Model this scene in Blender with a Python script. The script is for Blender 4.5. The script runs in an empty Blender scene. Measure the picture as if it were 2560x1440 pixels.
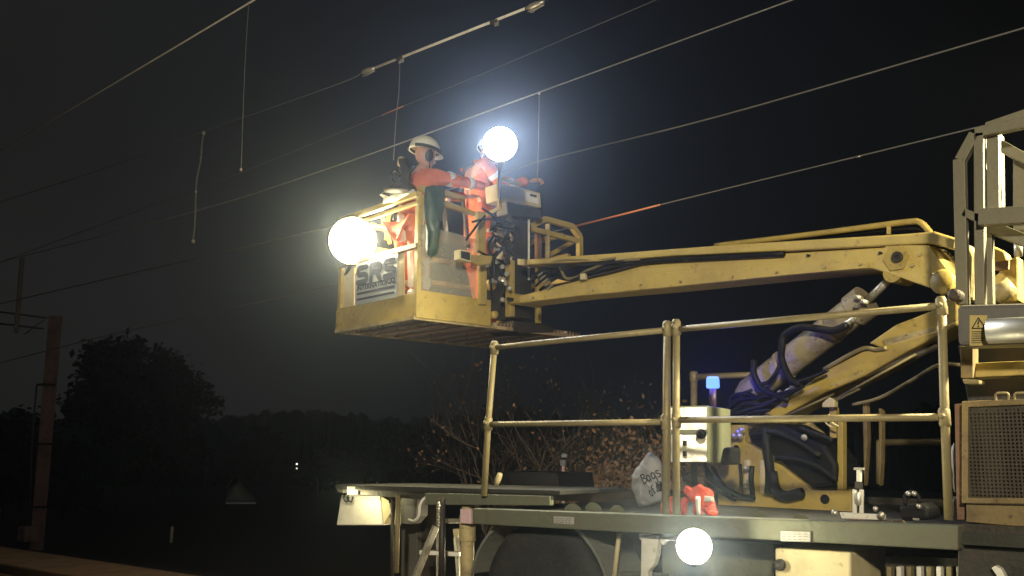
import bpy, bmesh, math, random
from mathutils import Vector as V, Matrix, noise

# ------------------------------------------------------------------ camera, world, exposure
SC = bpy.context.scene
COL = SC.collection
R_ = math.radians
F0, PITCH, ROLL, YAW = 2400.0, 0.172939, 0.005922, 0.878969
EYE = V((0, 0, 1.6))
_az = math.pi - YAW
_h = V((math.cos(_az), math.sin(_az), 0)); _r = V((_h.y, -_h.x, 0)); _z = V((0, 0, 1))
_f = _h * math.cos(PITCH) + _z * math.sin(PITCH); _u = -_h * math.sin(PITCH) + _z * math.cos(PITCH)
CF = _f; CR = _r * math.cos(ROLL) + _u * math.sin(ROLL); CU = -_r * math.sin(ROLL) + _u * math.cos(ROLL)
cam = bpy.data.cameras.new('camera'); cam.lens = 36 * F0 / 2560; cam.sensor_width = 36
cam.clip_start = 0.05; cam.clip_end = 2000
camo = bpy.data.objects.new('camera', cam); COL.objects.link(camo)
camo.matrix_world = Matrix(((CR.x, CU.x, -CF.x, EYE.x), (CR.y, CU.y, -CF.y, EYE.y), (CR.z, CU.z, -CF.z, EYE.z), (0, 0, 0, 1)))
SC.camera = camo
SC.view_settings.view_transform = 'Standard'; SC.view_settings.look = 'None'
SC.view_settings.exposure = 0; SC.view_settings.gamma = 1
SC.cycles.use_denoising = True
SC.cycles.max_bounces = 8; SC.cycles.volume_bounces = 0
SC.cycles.sample_clamp_indirect = 4

W = bpy.data.worlds.new('World'); SC.world = W; W.use_nodes = True
nt = W.node_tree; nt.nodes.clear()
def N(tree, t, **k):
    n = tree.nodes.new(t)
    for a, b in k.items():
        if a.startswith('i_'): n.inputs[a[2:].replace('_', ' ')].default_value = b
        else: setattr(n, a, b)
    return n
out = N(nt, 'ShaderNodeOutputWorld'); bg = N(nt, 'ShaderNodeBackground')
sky = N(nt, 'ShaderNodeTexSky', sky_type='NISHITA', sun_disc=False, sun_elevation=R_(-6), sun_rotation=R_(230))
tc = N(nt, 'ShaderNodeTexCoord')
dot = N(nt, 'ShaderNodeVectorMath', operation='DOT_PRODUCT')
ld = (-_r * 0.86 + _h * 0.5); dot.inputs[1].default_value = ld
nt.links.new(tc.outputs['Generated'], dot.inputs[0])
rp = N(nt, 'ShaderNodeValToRGB'); e = rp.color_ramp.elements
e[0].position = 0.05; e[0].color = (.0028, .0027, .0026, 1)
e[1].position = .86; e[1].color = (.0135, .0130, .0120, 1)
k = e.new(.42); k.color = (.0052, .0056, .0072, 1)
nt.links.new(dot.outputs['Value'], rp.inputs['Fac'])
nz = N(nt, 'ShaderNodeTexNoise'); nz.inputs['Scale'].default_value = 2.2; nz.inputs['Detail'].default_value = 3
nt.links.new(tc.outputs['Generated'], nz.inputs['Vector'])
mr = N(nt, 'ShaderNodeMapRange'); mr.inputs['From Min'].default_value = .3; mr.inputs['From Max'].default_value = .7
mr.inputs['To Min'].default_value = .75; mr.inputs['To Max'].default_value = 1.25
nt.links.new(nz.outputs['Fac'], mr.inputs['Value'])
sc_ = N(nt, 'ShaderNodeVectorMath', operation='SCALE')
nt.links.new(rp.outputs['Color'], sc_.inputs[0]); nt.links.new(mr.outputs['Result'], sc_.inputs['Scale'])
ss = N(nt, 'ShaderNodeVectorMath', operation='SCALE'); ss.inputs['Scale'].default_value = 0.02
nt.links.new(sky.outputs['Color'], ss.inputs[0])
ad = N(nt, 'ShaderNodeVectorMath', operation='ADD')
nt.links.new(sc_.outputs[0], ad.inputs[0]); nt.links.new(ss.outputs[0], ad.inputs[1])
nt.links.new(ad.outputs[0], bg.inputs['Color']); bg.inputs['Strength'].default_value = 1
nt.links.new(bg.outputs[0], out.inputs['Surface'])

# ------------------------------------------------------------------ helpers: pixel of the photograph -> point in a real plane
def ray(px, py): return CF * F0 + CR * (px - 1280) - CU * (py - 720)
def PL(px, py, pt, n):
    d = ray(px, py); return EYE + d * ((V(pt) - EYE).dot(n) / d.dot(n))
def P(px, py, Y): return PL(px, py, (0, Y, 0), V((0, 1, 0)))
def PZ(px, py, z): return PL(px, py, (0, 0, z), V((0, 0, 1)))
def PD(px, py, depth): return EYE + ray(px, py) * (depth / F0)

ORG = {}
class MB:
    def __init__(s): s.v = []; s.f = []
    def add(s, vs, fs):
        o = len(s.v); s.v += [V(a) for a in vs]; s.f += [tuple(i + o for i in f) for f in fs]; return s
    def hexa(s, q, w):          # quad/polygon q extruded by vector w
        n = len(q); w = V(w)
        vs = [V(a) for a in q] + [V(a) + w for a in q]
        fs = [tuple(range(n - 1, -1, -1)), tuple(range(n, 2 * n))] + [(i, (i + 1) % n, n + (i + 1) % n, n + i) for i in range(n)]
        return s.add(vs, fs)
    def box(s, c, sz, M=None):
        c = V(c); x, y, z = (a / 2 for a in sz)
        vs = [V((i * x, j * y, k * z)) for i in (-1, 1) for j in (-1, 1) for k in (-1, 1)]
        if M is not None: vs = [M @ a for a in vs]
        return s.add([a + c for a in vs], [(0, 1, 3, 2), (4, 6, 7, 5), (0, 4, 5, 1), (2, 3, 7, 6), (0, 2, 6, 4), (1, 5, 7, 3)])
    def bar(s, a, b, w, h, up=(0, 0, 1)):   # rectangular bar a -> b, w sideways, h along up
        a = V(a); b = V(b); d = (b - a).normalized(); sd = d.cross(V(up))
        if sd.length < 1e-4: sd = d.cross(V((1, 0, 0)))
        sd.normalize(); u2 = sd.cross(d)
        q = [a + sd * (w / 2) * i + u2 * (h / 2) * j for i, j in ((-1, -1), (1, -1), (1, 1), (-1, 1))]
        return s.hexa(q, b - a)
    def tube(s, pts, r, n=12, cap=True):
        pts = [V(p) for p in pts]; rs = r if isinstance(r, (list, tuple)) else [r] * len(pts)
        up = None; vs = []
        for i, p in enumerate(pts):
            d = (pts[min(i + 1, len(pts) - 1)] - pts[max(i - 1, 0)]).normalized()
            if up is None:
                up = d.cross(V((0, 0, 1)))
                if up.length < .05: up = d.cross(V((1, 0, 0)))
            up = (up - d * up.dot(d)).normalized(); w = d.cross(up)
            vs += [p + (up * math.cos(2 * math.pi * j / n) + w * math.sin(2 * math.pi * j / n)) * rs[i] for j in range(n)]
        m = len(pts); fs = [(i * n + j, i * n + (j + 1) % n, (i + 1) * n + (j + 1) % n, (i + 1) * n + j) for i in range(m - 1) for j in range(n)]
        if cap: fs += [tuple(range(n - 1, -1, -1)), tuple(range((m - 1) * n, m * n))]
        return s.add(vs, fs)
    def ball(s, c, r, n=12, m=8, sc=(1, 1, 1), M=None):
        c = V(c); vs = []; fs = []
        for i in range(m + 1):
            t = math.pi * i / m
            for j in range(n):
                a = 2 * math.pi * j / n
                q = V((math.sin(t) * math.cos(a) * r * sc[0], math.sin(t) * math.sin(a) * r * sc[1], math.cos(t) * r * sc[2]))
                vs.append(c + (M @ q if M is not None else q))
        for i in range(m):
            for j in range(n): fs.append((i * n + j, (i + 1) * n + j, (i + 1) * n + (j + 1) % n, i * n + (j + 1) % n))
        return s.add(vs, fs)
    def lathe(s, c, ax, prof, n=24):   # prof: (radius, offset along ax)
        c = V(c); ax = V(ax).normalized(); a = ax.cross(V((0, 0, 1)))
        if a.length < .1: a = ax.cross(V((1, 0, 0)))
        a.normalize(); b = ax.cross(a); vs = []
        for r, o in prof: vs += [c + ax * o + (a * math.cos(2 * math.pi * j / n) + b * math.sin(2 * math.pi * j / n)) * max(r, 1e-4) for j in range(n)]
        fs = [(i * n + j, i * n + (j + 1) % n, (i + 1) * n + (j + 1) % n, (i + 1) * n + j) for i in range(len(prof) - 1) for j in range(n)]
        fs += [tuple(range(n - 1, -1, -1)), tuple(range((len(prof) - 1) * n, len(prof) * n))]
        return s.add(vs, fs)
    def build(s, name, mat, parent=None, smooth=False, bevel=0, fix=True):
        if parent is not None: o_ = ORG[parent.name]
        else:
            xs = [a.x for a in s.v]; ys = [a.y for a in s.v]; zs = [a.z for a in s.v]
            o_ = V(((min(xs) + max(xs)) / 2, (min(ys) + max(ys)) / 2, min(zs)))
        me = bpy.data.meshes.new(name); me.from_pydata([tuple(a - o_) for a in s.v], [], s.f)
        if fix:
            bm = bmesh.new(); bm.from_mesh(me); bmesh.ops.recalc_face_normals(bm, faces=bm.faces); bm.to_mesh(me); bm.free()
        me.materials.append(mat)
        ob = bpy.data.objects.new(name, me); COL.objects.link(ob)
        if parent is not None: ob.parent = parent
        else: ob.location = o_
        ORG[ob.name] = o_
        if bevel:
            b = ob.modifiers.new('bevel', 'BEVEL'); b.width = bevel; b.segments = 2; b.limit_method = 'ANGLE'; b.angle_limit = R_(40)
        if smooth: me.shade_smooth() if hasattr(me, 'shade_smooth') else [setattr(p_, 'use_smooth', True) for p_ in me.polygons]
        return ob
def tag(o, label=None, cat=None, group=None, kind=None):
    if label: o['label'] = label
    if cat: o['category'] = cat
    if group: o['group'] = group
    if kind: o['kind'] = kind
    return o
def empty(name, loc, label=None, cat=None, group=None):
    o = bpy.data.objects.new(name, None); COL.objects.link(o); o.location = loc; o.empty_display_size = .2
    ORG[o.name] = V(loc); return tag(o, label, cat, group)
def spline(pts, n=8):
    pts = [V(p) for p in pts]; q = [pts[0] * 2 - pts[1]] + pts + [pts[-1] * 2 - pts[-2]]; o = []
    for i in range(1, len(q) - 2):
        a, b, c, d = q[i - 1:i + 3]
        for j in range(n):
            t = j / n
            o.append(.5 * ((2 * b) + (c - a) * t + (2 * a - 5 * b + 4 * c - d) * t * t + (3 * b - a - 3 * c + d) * t ** 3))
    o.append(pts[-1]); return o

# ------------------------------------------------------------------ materials
def mat(name, col, rough=.5, metal=0, dirt=None, dsc=6, damt=.5, bump=.0, bsc=40, coat=0, trans=0, emit=None, es=0, spec=.5, col2=None):
    m = bpy.data.materials.new(name); m.use_nodes = True; t = m.node_tree; b = t.nodes['Principled BSDF']
    b.inputs['Base Color'].default_value = (*col, 1); b.inputs['Roughness'].default_value = rough; b.inputs['Metallic'].default_value = metal
    b.inputs['Specular IOR Level'].default_value = spec
    if coat: b.inputs['Coat Weight'].default_value = coat; b.inputs['Coat Roughness'].default_value = .2
    if emit: b.inputs['Emission Color'].default_value = (*emit, 1); b.inputs['Emission Strength'].default_value = es
    tcn = N(t, 'ShaderNodeTexCoord')
    if dirt:
        nn = N(t, 'ShaderNodeTexNoise'); nn.inputs['Scale'].default_value = dsc; nn.inputs['Detail'].default_value = 8; nn.inputs['Roughness'].default_value = .68
        t.links.new(tcn.outputs['Object'], nn.inputs['Vector'])
        cr = N(t, 'ShaderNodeValToRGB'); cr.color_ramp.elements[0].position = .5 - .04; cr.color_ramp.elements[1].position = .5 + .22
        t.links.new(nn.outputs['Fac'], cr.inputs['Fac'])
        mx = N(t, 'ShaderNodeMix', data_type='RGBA'); mx.inputs['A'].default_value = (*col, 1); mx.inputs['B'].default_value = (*dirt, 1)
        ml = N(t, 'ShaderNodeMath', operation='MULTIPLY'); ml.inputs[1].default_value = damt
        t.links.new(cr.outputs['Color'], ml.inputs[0]); t.links.new(ml.outputs[0], mx.inputs['Factor'])
        # fine speckle of chips on top
        n2 = N(t, 'ShaderNodeTexNoise'); n2.inputs['Scale'].default_value = dsc * 7; n2.inputs['Detail'].default_value = 4
        t.links.new(tcn.outputs['Object'], n2.inputs['Vector'])
        c2 = N(t, 'ShaderNodeValToRGB'); c2.color_ramp.elements[0].position = .62; c2.color_ramp.elements[1].position = .70
        t.links.new(n2.outputs['Fac'], c2.inputs['Fac'])
        m2 = N(t, 'ShaderNodeMix', data_type='RGBA'); m2.inputs['B'].default_value = (*dirt, 1)
        t.links.new(mx.outputs['Result'], m2.inputs['A'])
        ml2 = N(t, 'ShaderNodeMath', operation='MULTIPLY'); ml2.inputs[1].default_value = damt
        t.links.new(c2.outputs['Color'], ml2.inputs[0]); t.links.new(ml2.outputs[0], m2.inputs['Factor'])
        t.links.new(m2.outputs['Result'], b.inputs['Base Color'])
        rr = N(t, 'ShaderNodeMapRange'); rr.inputs['To Min'].default_value = max(rough - .12, .05); rr.inputs['To Max'].default_value = min(rough + .25, 1)
        t.links.new(nn.outputs['Fac'], rr.inputs['Value']); t.links.new(rr.outputs['Result'], b.inputs['Roughness'])
    if bump:
        bn = N(t, 'ShaderNodeTexNoise'); bn.inputs['Scale'].default_value = bsc; bn.inputs['Detail'].default_value = 5
        t.links.new(tcn.outputs['Object'], bn.inputs['Vector'])
        bb = N(t, 'ShaderNodeBump'); bb.inputs['Strength'].default_value = bump; bb.inputs['Distance'].default_value = .02
        t.links.new(bn.outputs['Fac'], bb.inputs['Height']); t.links.new(bb.outputs['Normal'], b.inputs['Normal'])
    return m
M = {}
M['yellow'] = mat('yellow_paint', (.45, .335, .088), .45, dirt=(.17, .12, .055), dsc=4, damt=.6, bump=.12, bsc=30)
M['yellow2'] = mat('yellow_paint_grimy', (.46, .37, .18), .5, dirt=(.10, .075, .045), dsc=5, damt=.8, bump=.2)
M['ramgrey'] = mat('worn_ram_paint', (.34, .29, .19), .45, dirt=(.10, .075, .055), dsc=6, damt=.85, bump=.2)
M['boomyellow'] = mat('boom_yellow_paint', (.56, .435, .135), .42, dirt=(.26, .19, .08), dsc=3, damt=.5, bump=.1, bsc=30)
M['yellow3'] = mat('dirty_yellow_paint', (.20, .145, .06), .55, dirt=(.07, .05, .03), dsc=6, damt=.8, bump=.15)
M['hill'] = mat('dark_hillside', (.010, .012, .009), .95)
M['cream'] = mat('cream_paint', (.60, .52, .30), .5, dirt=(.3, .25, .14), dsc=4, damt=.6, bump=.1)
M['galv'] = mat('galvanised_steel', (.25, .205, .10), .5, .2, dirt=(.17, .14, .08), dsc=14, damt=.7, bump=.15, bsc=60)
M['alu'] = mat('aluminium', (.62, .60, .52), .38, .75, dirt=(.25, .22, .16), dsc=8, damt=.5)
M['white_metal'] = mat('white_metal', (.74, .72, .64), .4, dirt=(.35, .30, .2), dsc=5, damt=.5)
M['deck'] = mat('deck_steel', (.135, .145, .10), .6, .1, dirt=(.15, .12, .085), dsc=7, damt=.6, bump=.3, bsc=20)
M['decktop'] = mat('deck_plate', (.03, .031, .026), .7, .1, dirt=(.055, .05, .035), dsc=7, damt=.6, bump=.3)
M['darksteel'] = mat('dark_steel', (.045, .042, .035), .5, .4, dirt=(.09, .06, .04), dsc=9, damt=.7, bump=.2)
M['black'] = mat('black_rubber', (.010, .010, .011), .6, bump=.2, bsc=60, spec=.25)
M['tyre'] = mat('tyre_rubber', (.018, .020, .022), .8, dirt=(.05, .045, .035), dsc=8, damt=.6, bump=.3)
M['fender'] = mat('fender_plastic', (.17, .18, .16), .5, dirt=(.10, .09, .07), dsc=5, damt=.5)
M['grate'] = mat('grating_steel', (.34, .25, .16), .45, .2, dirt=(.28, .2, .12), dsc=9, damt=.6, bump=.2)
M['orange'] = mat('hi_vis_orange', (.64, .155, .06), .85, dirt=(.32, .08, .04), dsc=9, damt=.5, bump=.7, bsc=14)
M['redorange'] = mat('red_orange_cloth', (.50, .075, .05), .9, dirt=(.25, .045, .03), dsc=9, damt=.5, bump=.9, bsc=18, spec=.2)
M['band'] = mat('reflective_band', (.62, .62, .58), .35, .2)
M['skin'] = mat('skin', (.50, .27, .19), .5, bump=.1)
M['helmet'] = mat('helmet_plastic', (.72, .70, .55), .3, dirt=(.45, .42, .3), dsc=12, damt=.4, coat=.4)
M['strap'] = mat('dark_strap', (.03, .028, .03), .6)
M['boot'] = mat('boot_leather', (.05, .035, .025), .6)
M['glove'] = mat('work_glove', (.16, .10, .09), .8, bump=.3)
M['green'] = mat('green_canvas', (.025, .065, .036), .3, dirt=(.02, .045, .03), dsc=6, damt=.6, bump=.8, bsc=12)
M['wire'] = mat('wire_copper', (.42, .42, .38), .35, .5, dirt=(.3, .27, .2), dsc=20, damt=.5)
M['wireold'] = mat('wire_weathered', (.22, .22, .21), .5, .3)
M['sleeve'] = mat('painted_orange_glint', (.92, .34, .17), .4)  # orange light on the wires, put into the colour of added tubes
M['mast'] = mat('mast_steel', (.72, .50, .52), .6, dirt=(.14, .07, .06), dsc=3, damt=.6, bump=.2)
M['insul'] = mat('insulator', (.60, .57, .52), .4)
M['sack'] = mat('sack_plastic', (.25, .25, .27), .5, dirt=(.28, .27, .25), dsc=10, damt=.5, bump=1.0, bsc=14)
M['ink'] = mat('marker_ink', (.015, .015, .02), .6)
M['rust'] = mat('rusty_steel', (.17, .095, .055), .8, dirt=(.08, .05, .03), dsc=9, damt=.7, bump=.4)
M['plate'] = mat('number_plate', (.40, .39, .36), .5, dirt=(.2, .19, .16), dsc=40, damt=.5)
M['warn'] = mat('warning_sticker', (.40, .31, .10), .5, dirt=(.2, .17, .1), dsc=20, damt=.4)
M['cage'] = mat('cage_galvanised', (.135, .125, .085), .5, .15, dirt=(.16, .14, .10), dsc=8, damt=.6, bump=.1)
M['grey'] = mat('grey_paint', (.095, .09, .08), .5, dirt=(.11, .10, .08), dsc=5, damt=.6, bump=.1)
M['greygreen'] = mat('grey_green_paint', (.16, .17, .11), .5, dirt=(.09, .09, .06), dsc=6, damt=.6)
M['signwhite'] = mat('sign_board', (.36, .39, .43), .45, dirt=(.42, .42, .4), dsc=8, damt=.4)
M['signink'] = mat('sign_lettering', (.035, .04, .075), .95, spec=.05)
M['bark'] = mat('bark', (.13, .10, .075), .9, dirt=(.06, .05, .04), dsc=8, damt=.6, bump=.3)
M['leafbrown'] = mat('dry_leaves', (.34, .20, .11), .8, dirt=(.15, .11, .06), dsc=3, damt=.8)
M['leafdark'] = mat('dark_leaves', (.022, .028, .018), .85, dirt=(.012, .015, .010), dsc=2, damt=.8)
M['ground'] = mat('ground_ballast', (.045, .042, .036), .9, dirt=(.08, .07, .055), dsc=3, damt=.7, bump=1, bsc=12)
M['concrete'] = mat('edge_concrete', (.22, .135, .085), .85, dirt=(.08, .055, .035), dsc=3, damt=.8, bump=.4)
M['tent'] = mat('pale_sheet', (.16, .17, .17), .8, dirt=(.08, .08, .08), dsc=2, damt=.6)
def glass_mat(name, tint, a, rough=.15):
    m = bpy.data.materials.new(name); m.use_nodes = True; t = m.node_tree; b = t.nodes['Principled BSDF']
    b.inputs['Base Color'].default_value = (*tint, 1); b.inputs['Roughness'].default_value = rough; b.inputs['Alpha'].default_value = a
    nn = N(t, 'ShaderNodeTexNoise'); nn.inputs['Scale'].default_value = 4; nn.inputs['Detail'].default_value = 6
    mr_ = N(t, 'ShaderNodeMapRange'); mr_.inputs['To Min'].default_value = a * .5; mr_.inputs['To Max'].default_value = a * 1.5
    tcn = N(t, 'ShaderNodeTexCoord'); t.links.new(tcn.outputs['Object'], nn.inputs['Vector'])
    t.links.new(nn.outputs['Fac'], mr_.inputs['Value']); t.links.new(mr_.outputs['Result'], b.inputs['Alpha'])
    return m
M['plexi'] = glass_mat('clear_plastic', (.42, .41, .35), .45)
M['film'] = glass_mat('clear_film', (.8, .78, .72), .6, .12)
def lamp_mat(name, c, s):
    m = bpy.data.materials.new(name); m.use_nodes = True; t = m.node_tree; t.nodes.clear()
    o = N(t, 'ShaderNodeOutputMaterial'); a = N(t, 'ShaderNodeAddShader'); em = N(t, 'ShaderNodeEmission'); tr = N(t, 'ShaderNodeBsdfTransparent')
    em.inputs['Color'].default_value = (*c, 1); em.inputs['Strength'].default_value = s
    t.links.new(em.outputs[0], a.inputs[0]); t.links.new(tr.outputs[0], a.inputs[1]); t.links.new(a.outputs[0], o.inputs['Surface'])
    m.cycles.emission_sampling = 'NONE'
    return m
def mesh_mat(name, col, scale, hole=.35, rough=.6, flat=False):   # perforated sheet: holes cut by alpha
    m = mat(name, col, rough, .3); t = m.node_tree; b = t.nodes['Principled BSDF']
    tcn = N(t, 'ShaderNodeTexCoord'); vo = N(t, 'ShaderNodeTexVoronoi'); vo.inputs['Scale'].default_value = scale; vo.inputs['Randomness'].default_value = 0
    t.links.new(tcn.outputs['Object'], vo.inputs['Vector'])
    if flat:
        vo.voronoi_dimensions = '2D'; mp = N(t, 'ShaderNodeMapping'); mp.inputs['Rotation'].default_value = (0, 0, .163)
        t.links.new(tcn.outputs['Object'], mp.inputs['Vector']); t.links.new(mp.outputs[0], vo.inputs['Vector'])
    g = N(t, 'ShaderNodeMath', operation='GREATER_THAN'); g.inputs[1].default_value = hole
    t.links.new(vo.outputs['Distance'], g.inputs[0]); t.links.new(g.outputs[0], b.inputs['Alpha']); return m
M['gratehole'] = mesh_mat('punched_grating', (.34, .25, .16), 24, .22, .6, True)
M['mesh'] = mesh_mat('perforated_sheet', (.05, .042, .028), 60, .33)

# ------------------------------------------------------------------ lamps
def point(name, loc, power, col, rad, parent=None):
    l = bpy.data.lights.new(name, 'POINT'); l.energy = power; l.color = col; l.shadow_soft_size = rad
    o = bpy.data.objects.new(name, l); COL.objects.link(o); o.location = loc
    if parent: o.parent = parent; o.location = V(loc) - ORG[parent.name]
    return o
def spot(name, loc, target, power, col, ang, rad, parent=None, blend=.5):
    l = bpy.data.lights.new(name, 'SPOT'); l.energy = power; l.color = col; l.spot_size = R_(ang); l.spot_blend = blend; l.shadow_soft_size = rad
    o = bpy.data.objects.new(name, l); COL.objects.link(o)
    o.rotation_euler = (V(target) - V(loc)).to_track_quat('-Z', 'Y').to_euler(); o.location = loc
    if parent: o.parent = parent; o.location = V(loc) - ORG[parent.name]
    return o
WARM = (1, .86, .58); COOL = (1, .97, .92)
def work_lamp(parent, c, d, r, power, col, es=14, light=True, back=0):
    """round flood lamp: dished housing, domed lens facing d, yoke bracket"""
    d = V(d).normalized()
    hb = MB().lathe(c, d, [(r * .35, -r * .75), (r * .8, -r * .55), (r * 1.0, -r * .1), (r * 1.04, 0), (r * .98, 0.0)], 28)
    h = hb.build('work_lamp', M['darksteel'], parent, True)
    l = MB().lathe(c, d, [(r * .98, 0.002), (r * .95, r * .25), (r * .82, r * .55), (r * .55, r * .82), (r * .2, r * .96), (0, r * .98)], 28).build('lens', lamp_mat('lit_lens', col, es), h, True)
    s_ = d.cross(V((0, 0, 1))).normalized()
    MB().tube([c - d * r * .7, c - d * r * .75 - V((0, 0, r * 1.1))], .014, 8).build('bracket', M['darksteel'], h, True)
    if light: spot('lamp_beam', V(c) + d * r * .45, V(c) + d * 4, power, col, 136, r * .4, h, .7)
    if back: point('lamp_light', V(c) + d * r * .3, back, col, r * .45, h)
    return h

# ------------------------------------------------------------------ ground and setting
random.seed(5)
def ground():
    g = MB(); xs = [-400, -150, -80, -50, -35, -25, -18, -12, -8, -4, 0, 5, 12, 40, 120]; ys = [-120, -40, -12, -4, 0, 3, 5, 8, 9.5, 11, 14, 18, 24, 34, 50, 90, 200, 400]
    vs = []
    for y in ys:
        for x in xs:
            z = 0.0 if y < 9.5 else -.35
            vs.append((x, y, z - .05 + .06 * noise.noise(V((x * .3, y * .3, 0)))))
    n = len(xs); g.add(vs, [(j * n + i, j * n + i + 1, (j + 1) * n + i + 1, (j + 1) * n + i) for j in range(len(ys) - 1) for i in range(n - 1)])
    tag(g.build('ground', M['ground'], None, fix=False), kind='structure')
ground()
def hills():
    g = MB(); n = 500; vs = []
    for i in range(n):
        a_ = _az + R_(42) - R_(84) * i / (n - 1)
        for D_, hh in ((62, -1.5), (70, 2.2), (80, 4.6), (110, 5.5), (160, 2)):
            c = V((math.cos(a_) * D_, math.sin(a_) * D_, 0)); q_ = i * .12; c.z = hh + (1.6 * noise.noise(V((q_ * .22, D_ * .05, 1))) + 1.8 * noise.noise(V((q_ * .7, D_, 4))) + .9 * noise.noise(V((q_ * 2.1, D_, 2))) + .5 * noise.noise(V((q_ * 7, D_, 7)))) * (hh > 0)
            vs.append(c)
    g.add(vs, [(i * 5 + j, i * 5 + j + 1, (i + 1) * 5 + j + 1, (i + 1) * 5 + j) for i in range(n - 1) for j in range(4)])
    tag(g.build('hills', M['hill'], None, fix=False), kind='structure')
hills()
# kerb-like concrete edge running beside the track
a = PZ(0, 1366, .30); b = PZ(520, 1437, .30); dY = V((1, 0, 0))
e0 = a + dY * -60; e1 = b + dY * 10
e1.y = a.y; e0.y = a.y
ke = MB().hexa([e0, e1, e1 + V((0, -.9, 0)), e0 + V((0, -.9, 0))], (0, 0, -.36)); ke.hexa([e0 + V((0, -.95, -.22)), e1 + V((0, -.95, -.22)), e1 + V((0, -1.6, -.22)), e0 + V((0, -1.6, -.22))], (0, 0, -.12))
tag(ke.build('platform_edge', M['concrete'], None, bevel=.02), kind='structure')
for yy in (5.2, 6.65):
    rl = MB(); rl.box((-30, yy, .17), (90, .07, .04)); rl.box((-30, yy, .09), (90, .018, .12)); rl.box((-30, yy, .025), (90, .14, .014))
    tag(rl.build('track_rail', M['rust'], None), kind='structure')

# ------------------------------------------------------------------ access platform truck
truck = empty('access_truck', (-2.5, 5.9, 0), 'yellow rail access truck with raised boom, work basket, handrails and lit work lamps', 'truck')
nb = V((-5.698, 5.625, 2.735)); _w = -.163; BL, BW, BH = 1.274, 1.99, 1.1
bu = V((-math.cos(_w), -math.sin(_w), 0)); bn = V((-math.sin(_w), math.cos(_w), 0))
def bk(a, b, c): return nb + bu * a + bn * b + V((0, 0, c))
def bL(px, py, off=0): return PL(px, py, nb - bn * off, bn)      # the basket's end panel
def bR(px, py, off=0): return PL(px, py, nb - bu * off, bu)      # the basket's side panel, boom side
bpt = bR(1285, 750)
def B(px, py, off=0): return PL(px, py, bpt - bn * off, bn)      # the boom's own vertical plane
def quadP(pl, pts, off=0): return [pl(x, y, off) for x, y in pts]
def PY(Y): return lambda x, y, o=0: P(x, y, Y - o)

# basket
bsk = MB()
zt = 1.07
bsk.box(bk(BL / 2, BW / 2, .03), (0.01, .01, .01))
basket = bsk.build('basket', M['yellow'], truck)
def bpart(mb, name, m, **k): return mb.build(name, m, basket, **k)
RM = Matrix.Rotation(math.atan2(bn.y, bn.x), 3, 'Z')   # local x along bn
def bbox(a0, a1, b0, b1, c0, c1, mb=None):
    mb = mb or MB()
    q = [bk(a0, b0, c0), bk(a1, b0, c0), bk(a1, b1, c0), bk(a0, b1, c0)]
    return mb.hexa(q, (0, 0, c1 - c0))
sk = MB()
bbox(0, BL, -.012, 0, -.0, .215, sk); 
bbox(BL, BL + .012, -.012, BW + .012, 0, .2, sk)
bpart(sk, 'kick_panel', M['yellow'], bevel=.003)
sk = MB(); bbox(-.014, -.001, -.013, 0.80, 0, .235, sk); 
bpart(sk, 'side_kick_panel', M['yellow'], bevel=.003)
# floor planks run along the basket's length
fl = MB(); k_ = 0; npl = 9
for i in range(npl):
    b0 = .01 + i * (BW - .02) / npl; b1 = b0 + (BW - .02) / npl - .028
    bbox(.01, BL - .01, b0, b1, .012, .045, fl)
    bbox(.01, BL - .01, b0, b0 + .012, -.006, .012, fl); bbox(.01, BL - .01, b1 - .012, b1, -.006, .012, fl)
st = fl; nf0 = len(fl.f)
for i in range(npl):
    for r_ in (.35, .68):
        b0 = .01 + (i + r_) * (BW - .02) / npl - .012
        for j in range(30):
            if random.random() < (.92 if 1 < i < 7 else .5):
                st.lathe(bk(.05 + j * .04, b0, .011), (0, 0, -1), [(.0125, 0), (.011, .006), (.006, .009)], 6)  # pale studs added in place of lamplight shining through the floor holes
fg = bpart(st, 'floor_grating', M['gratehole']); fg.data.materials.append(M['alu'])
for i in range(nf0, len(fg.data.polygons)): fg.data.polygons[i].material_index = 1
fr = MB()
for b_ in (.0,): fr.bar(bk(0, b_, .0), bk(BL, b_, .0), .05, .03)
fr.bar(bk(BL, 0, .0), bk(BL, BW, .0), .05, .03); fr.bar(bk(.03, 0, 0), bk(.03, 1.0, 0), .05, .03)
bpart(fr, 'floor_frame', M['yellow2'])
bpart(MB().bar(bk(.03, 1.0, 0), bk(.03, BW, 0), .05, .03).bar(bk(0.03, BW, 0), bk(BL, BW, 0), .05, .03), 'floor_frame', M['grate'])
# posts and rails
def bpost(a, b, z0=.2, z1=zt, w=.05, m='yellow'):
    bpart(MB().bar(bk(a, b, z0), bk(a, b, z1), w, w, (bn.x, bn.y, 0)), 'post', M[m], bevel=.006)
for a_, b_ in ((0.02, .02), (BL - .02, .02), (BL - .02, BW - .02), (BL * .5, BW - .02), (BL - .02, BW * .5)): bpost(a_, b_)
bpart(MB().bar(bR(1201, 530, .03), bR(1201, 632, .03), .09, .05, tuple(bu)), 'post', M['yellow'], bevel=.006)
bpart(MB().bar(bR(1205, 634, .03), bR(1205, 762, .03), .075, .05, tuple(bu)), 'post', M['yellow'], bevel=.006)
bpart(MB().bar(bR(1275, 652, .06), bR(1275, 792, .06), .06, .07, tuple(bu)), 'post', M['yellow'], bevel=.006)
def rail(a, b, name='top_rail', w=.05, h=.05, m='yellow'):
    bpart(MB().bar(a, b, w, h), name, M[m], bevel=.006)
rail(bk(0, 0, zt), bk(BL, 0, zt)); rail(bk(0, 0, zt - .075), bk(BL, 0, zt - .075), 'grab_rail', .03, .035)
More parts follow.
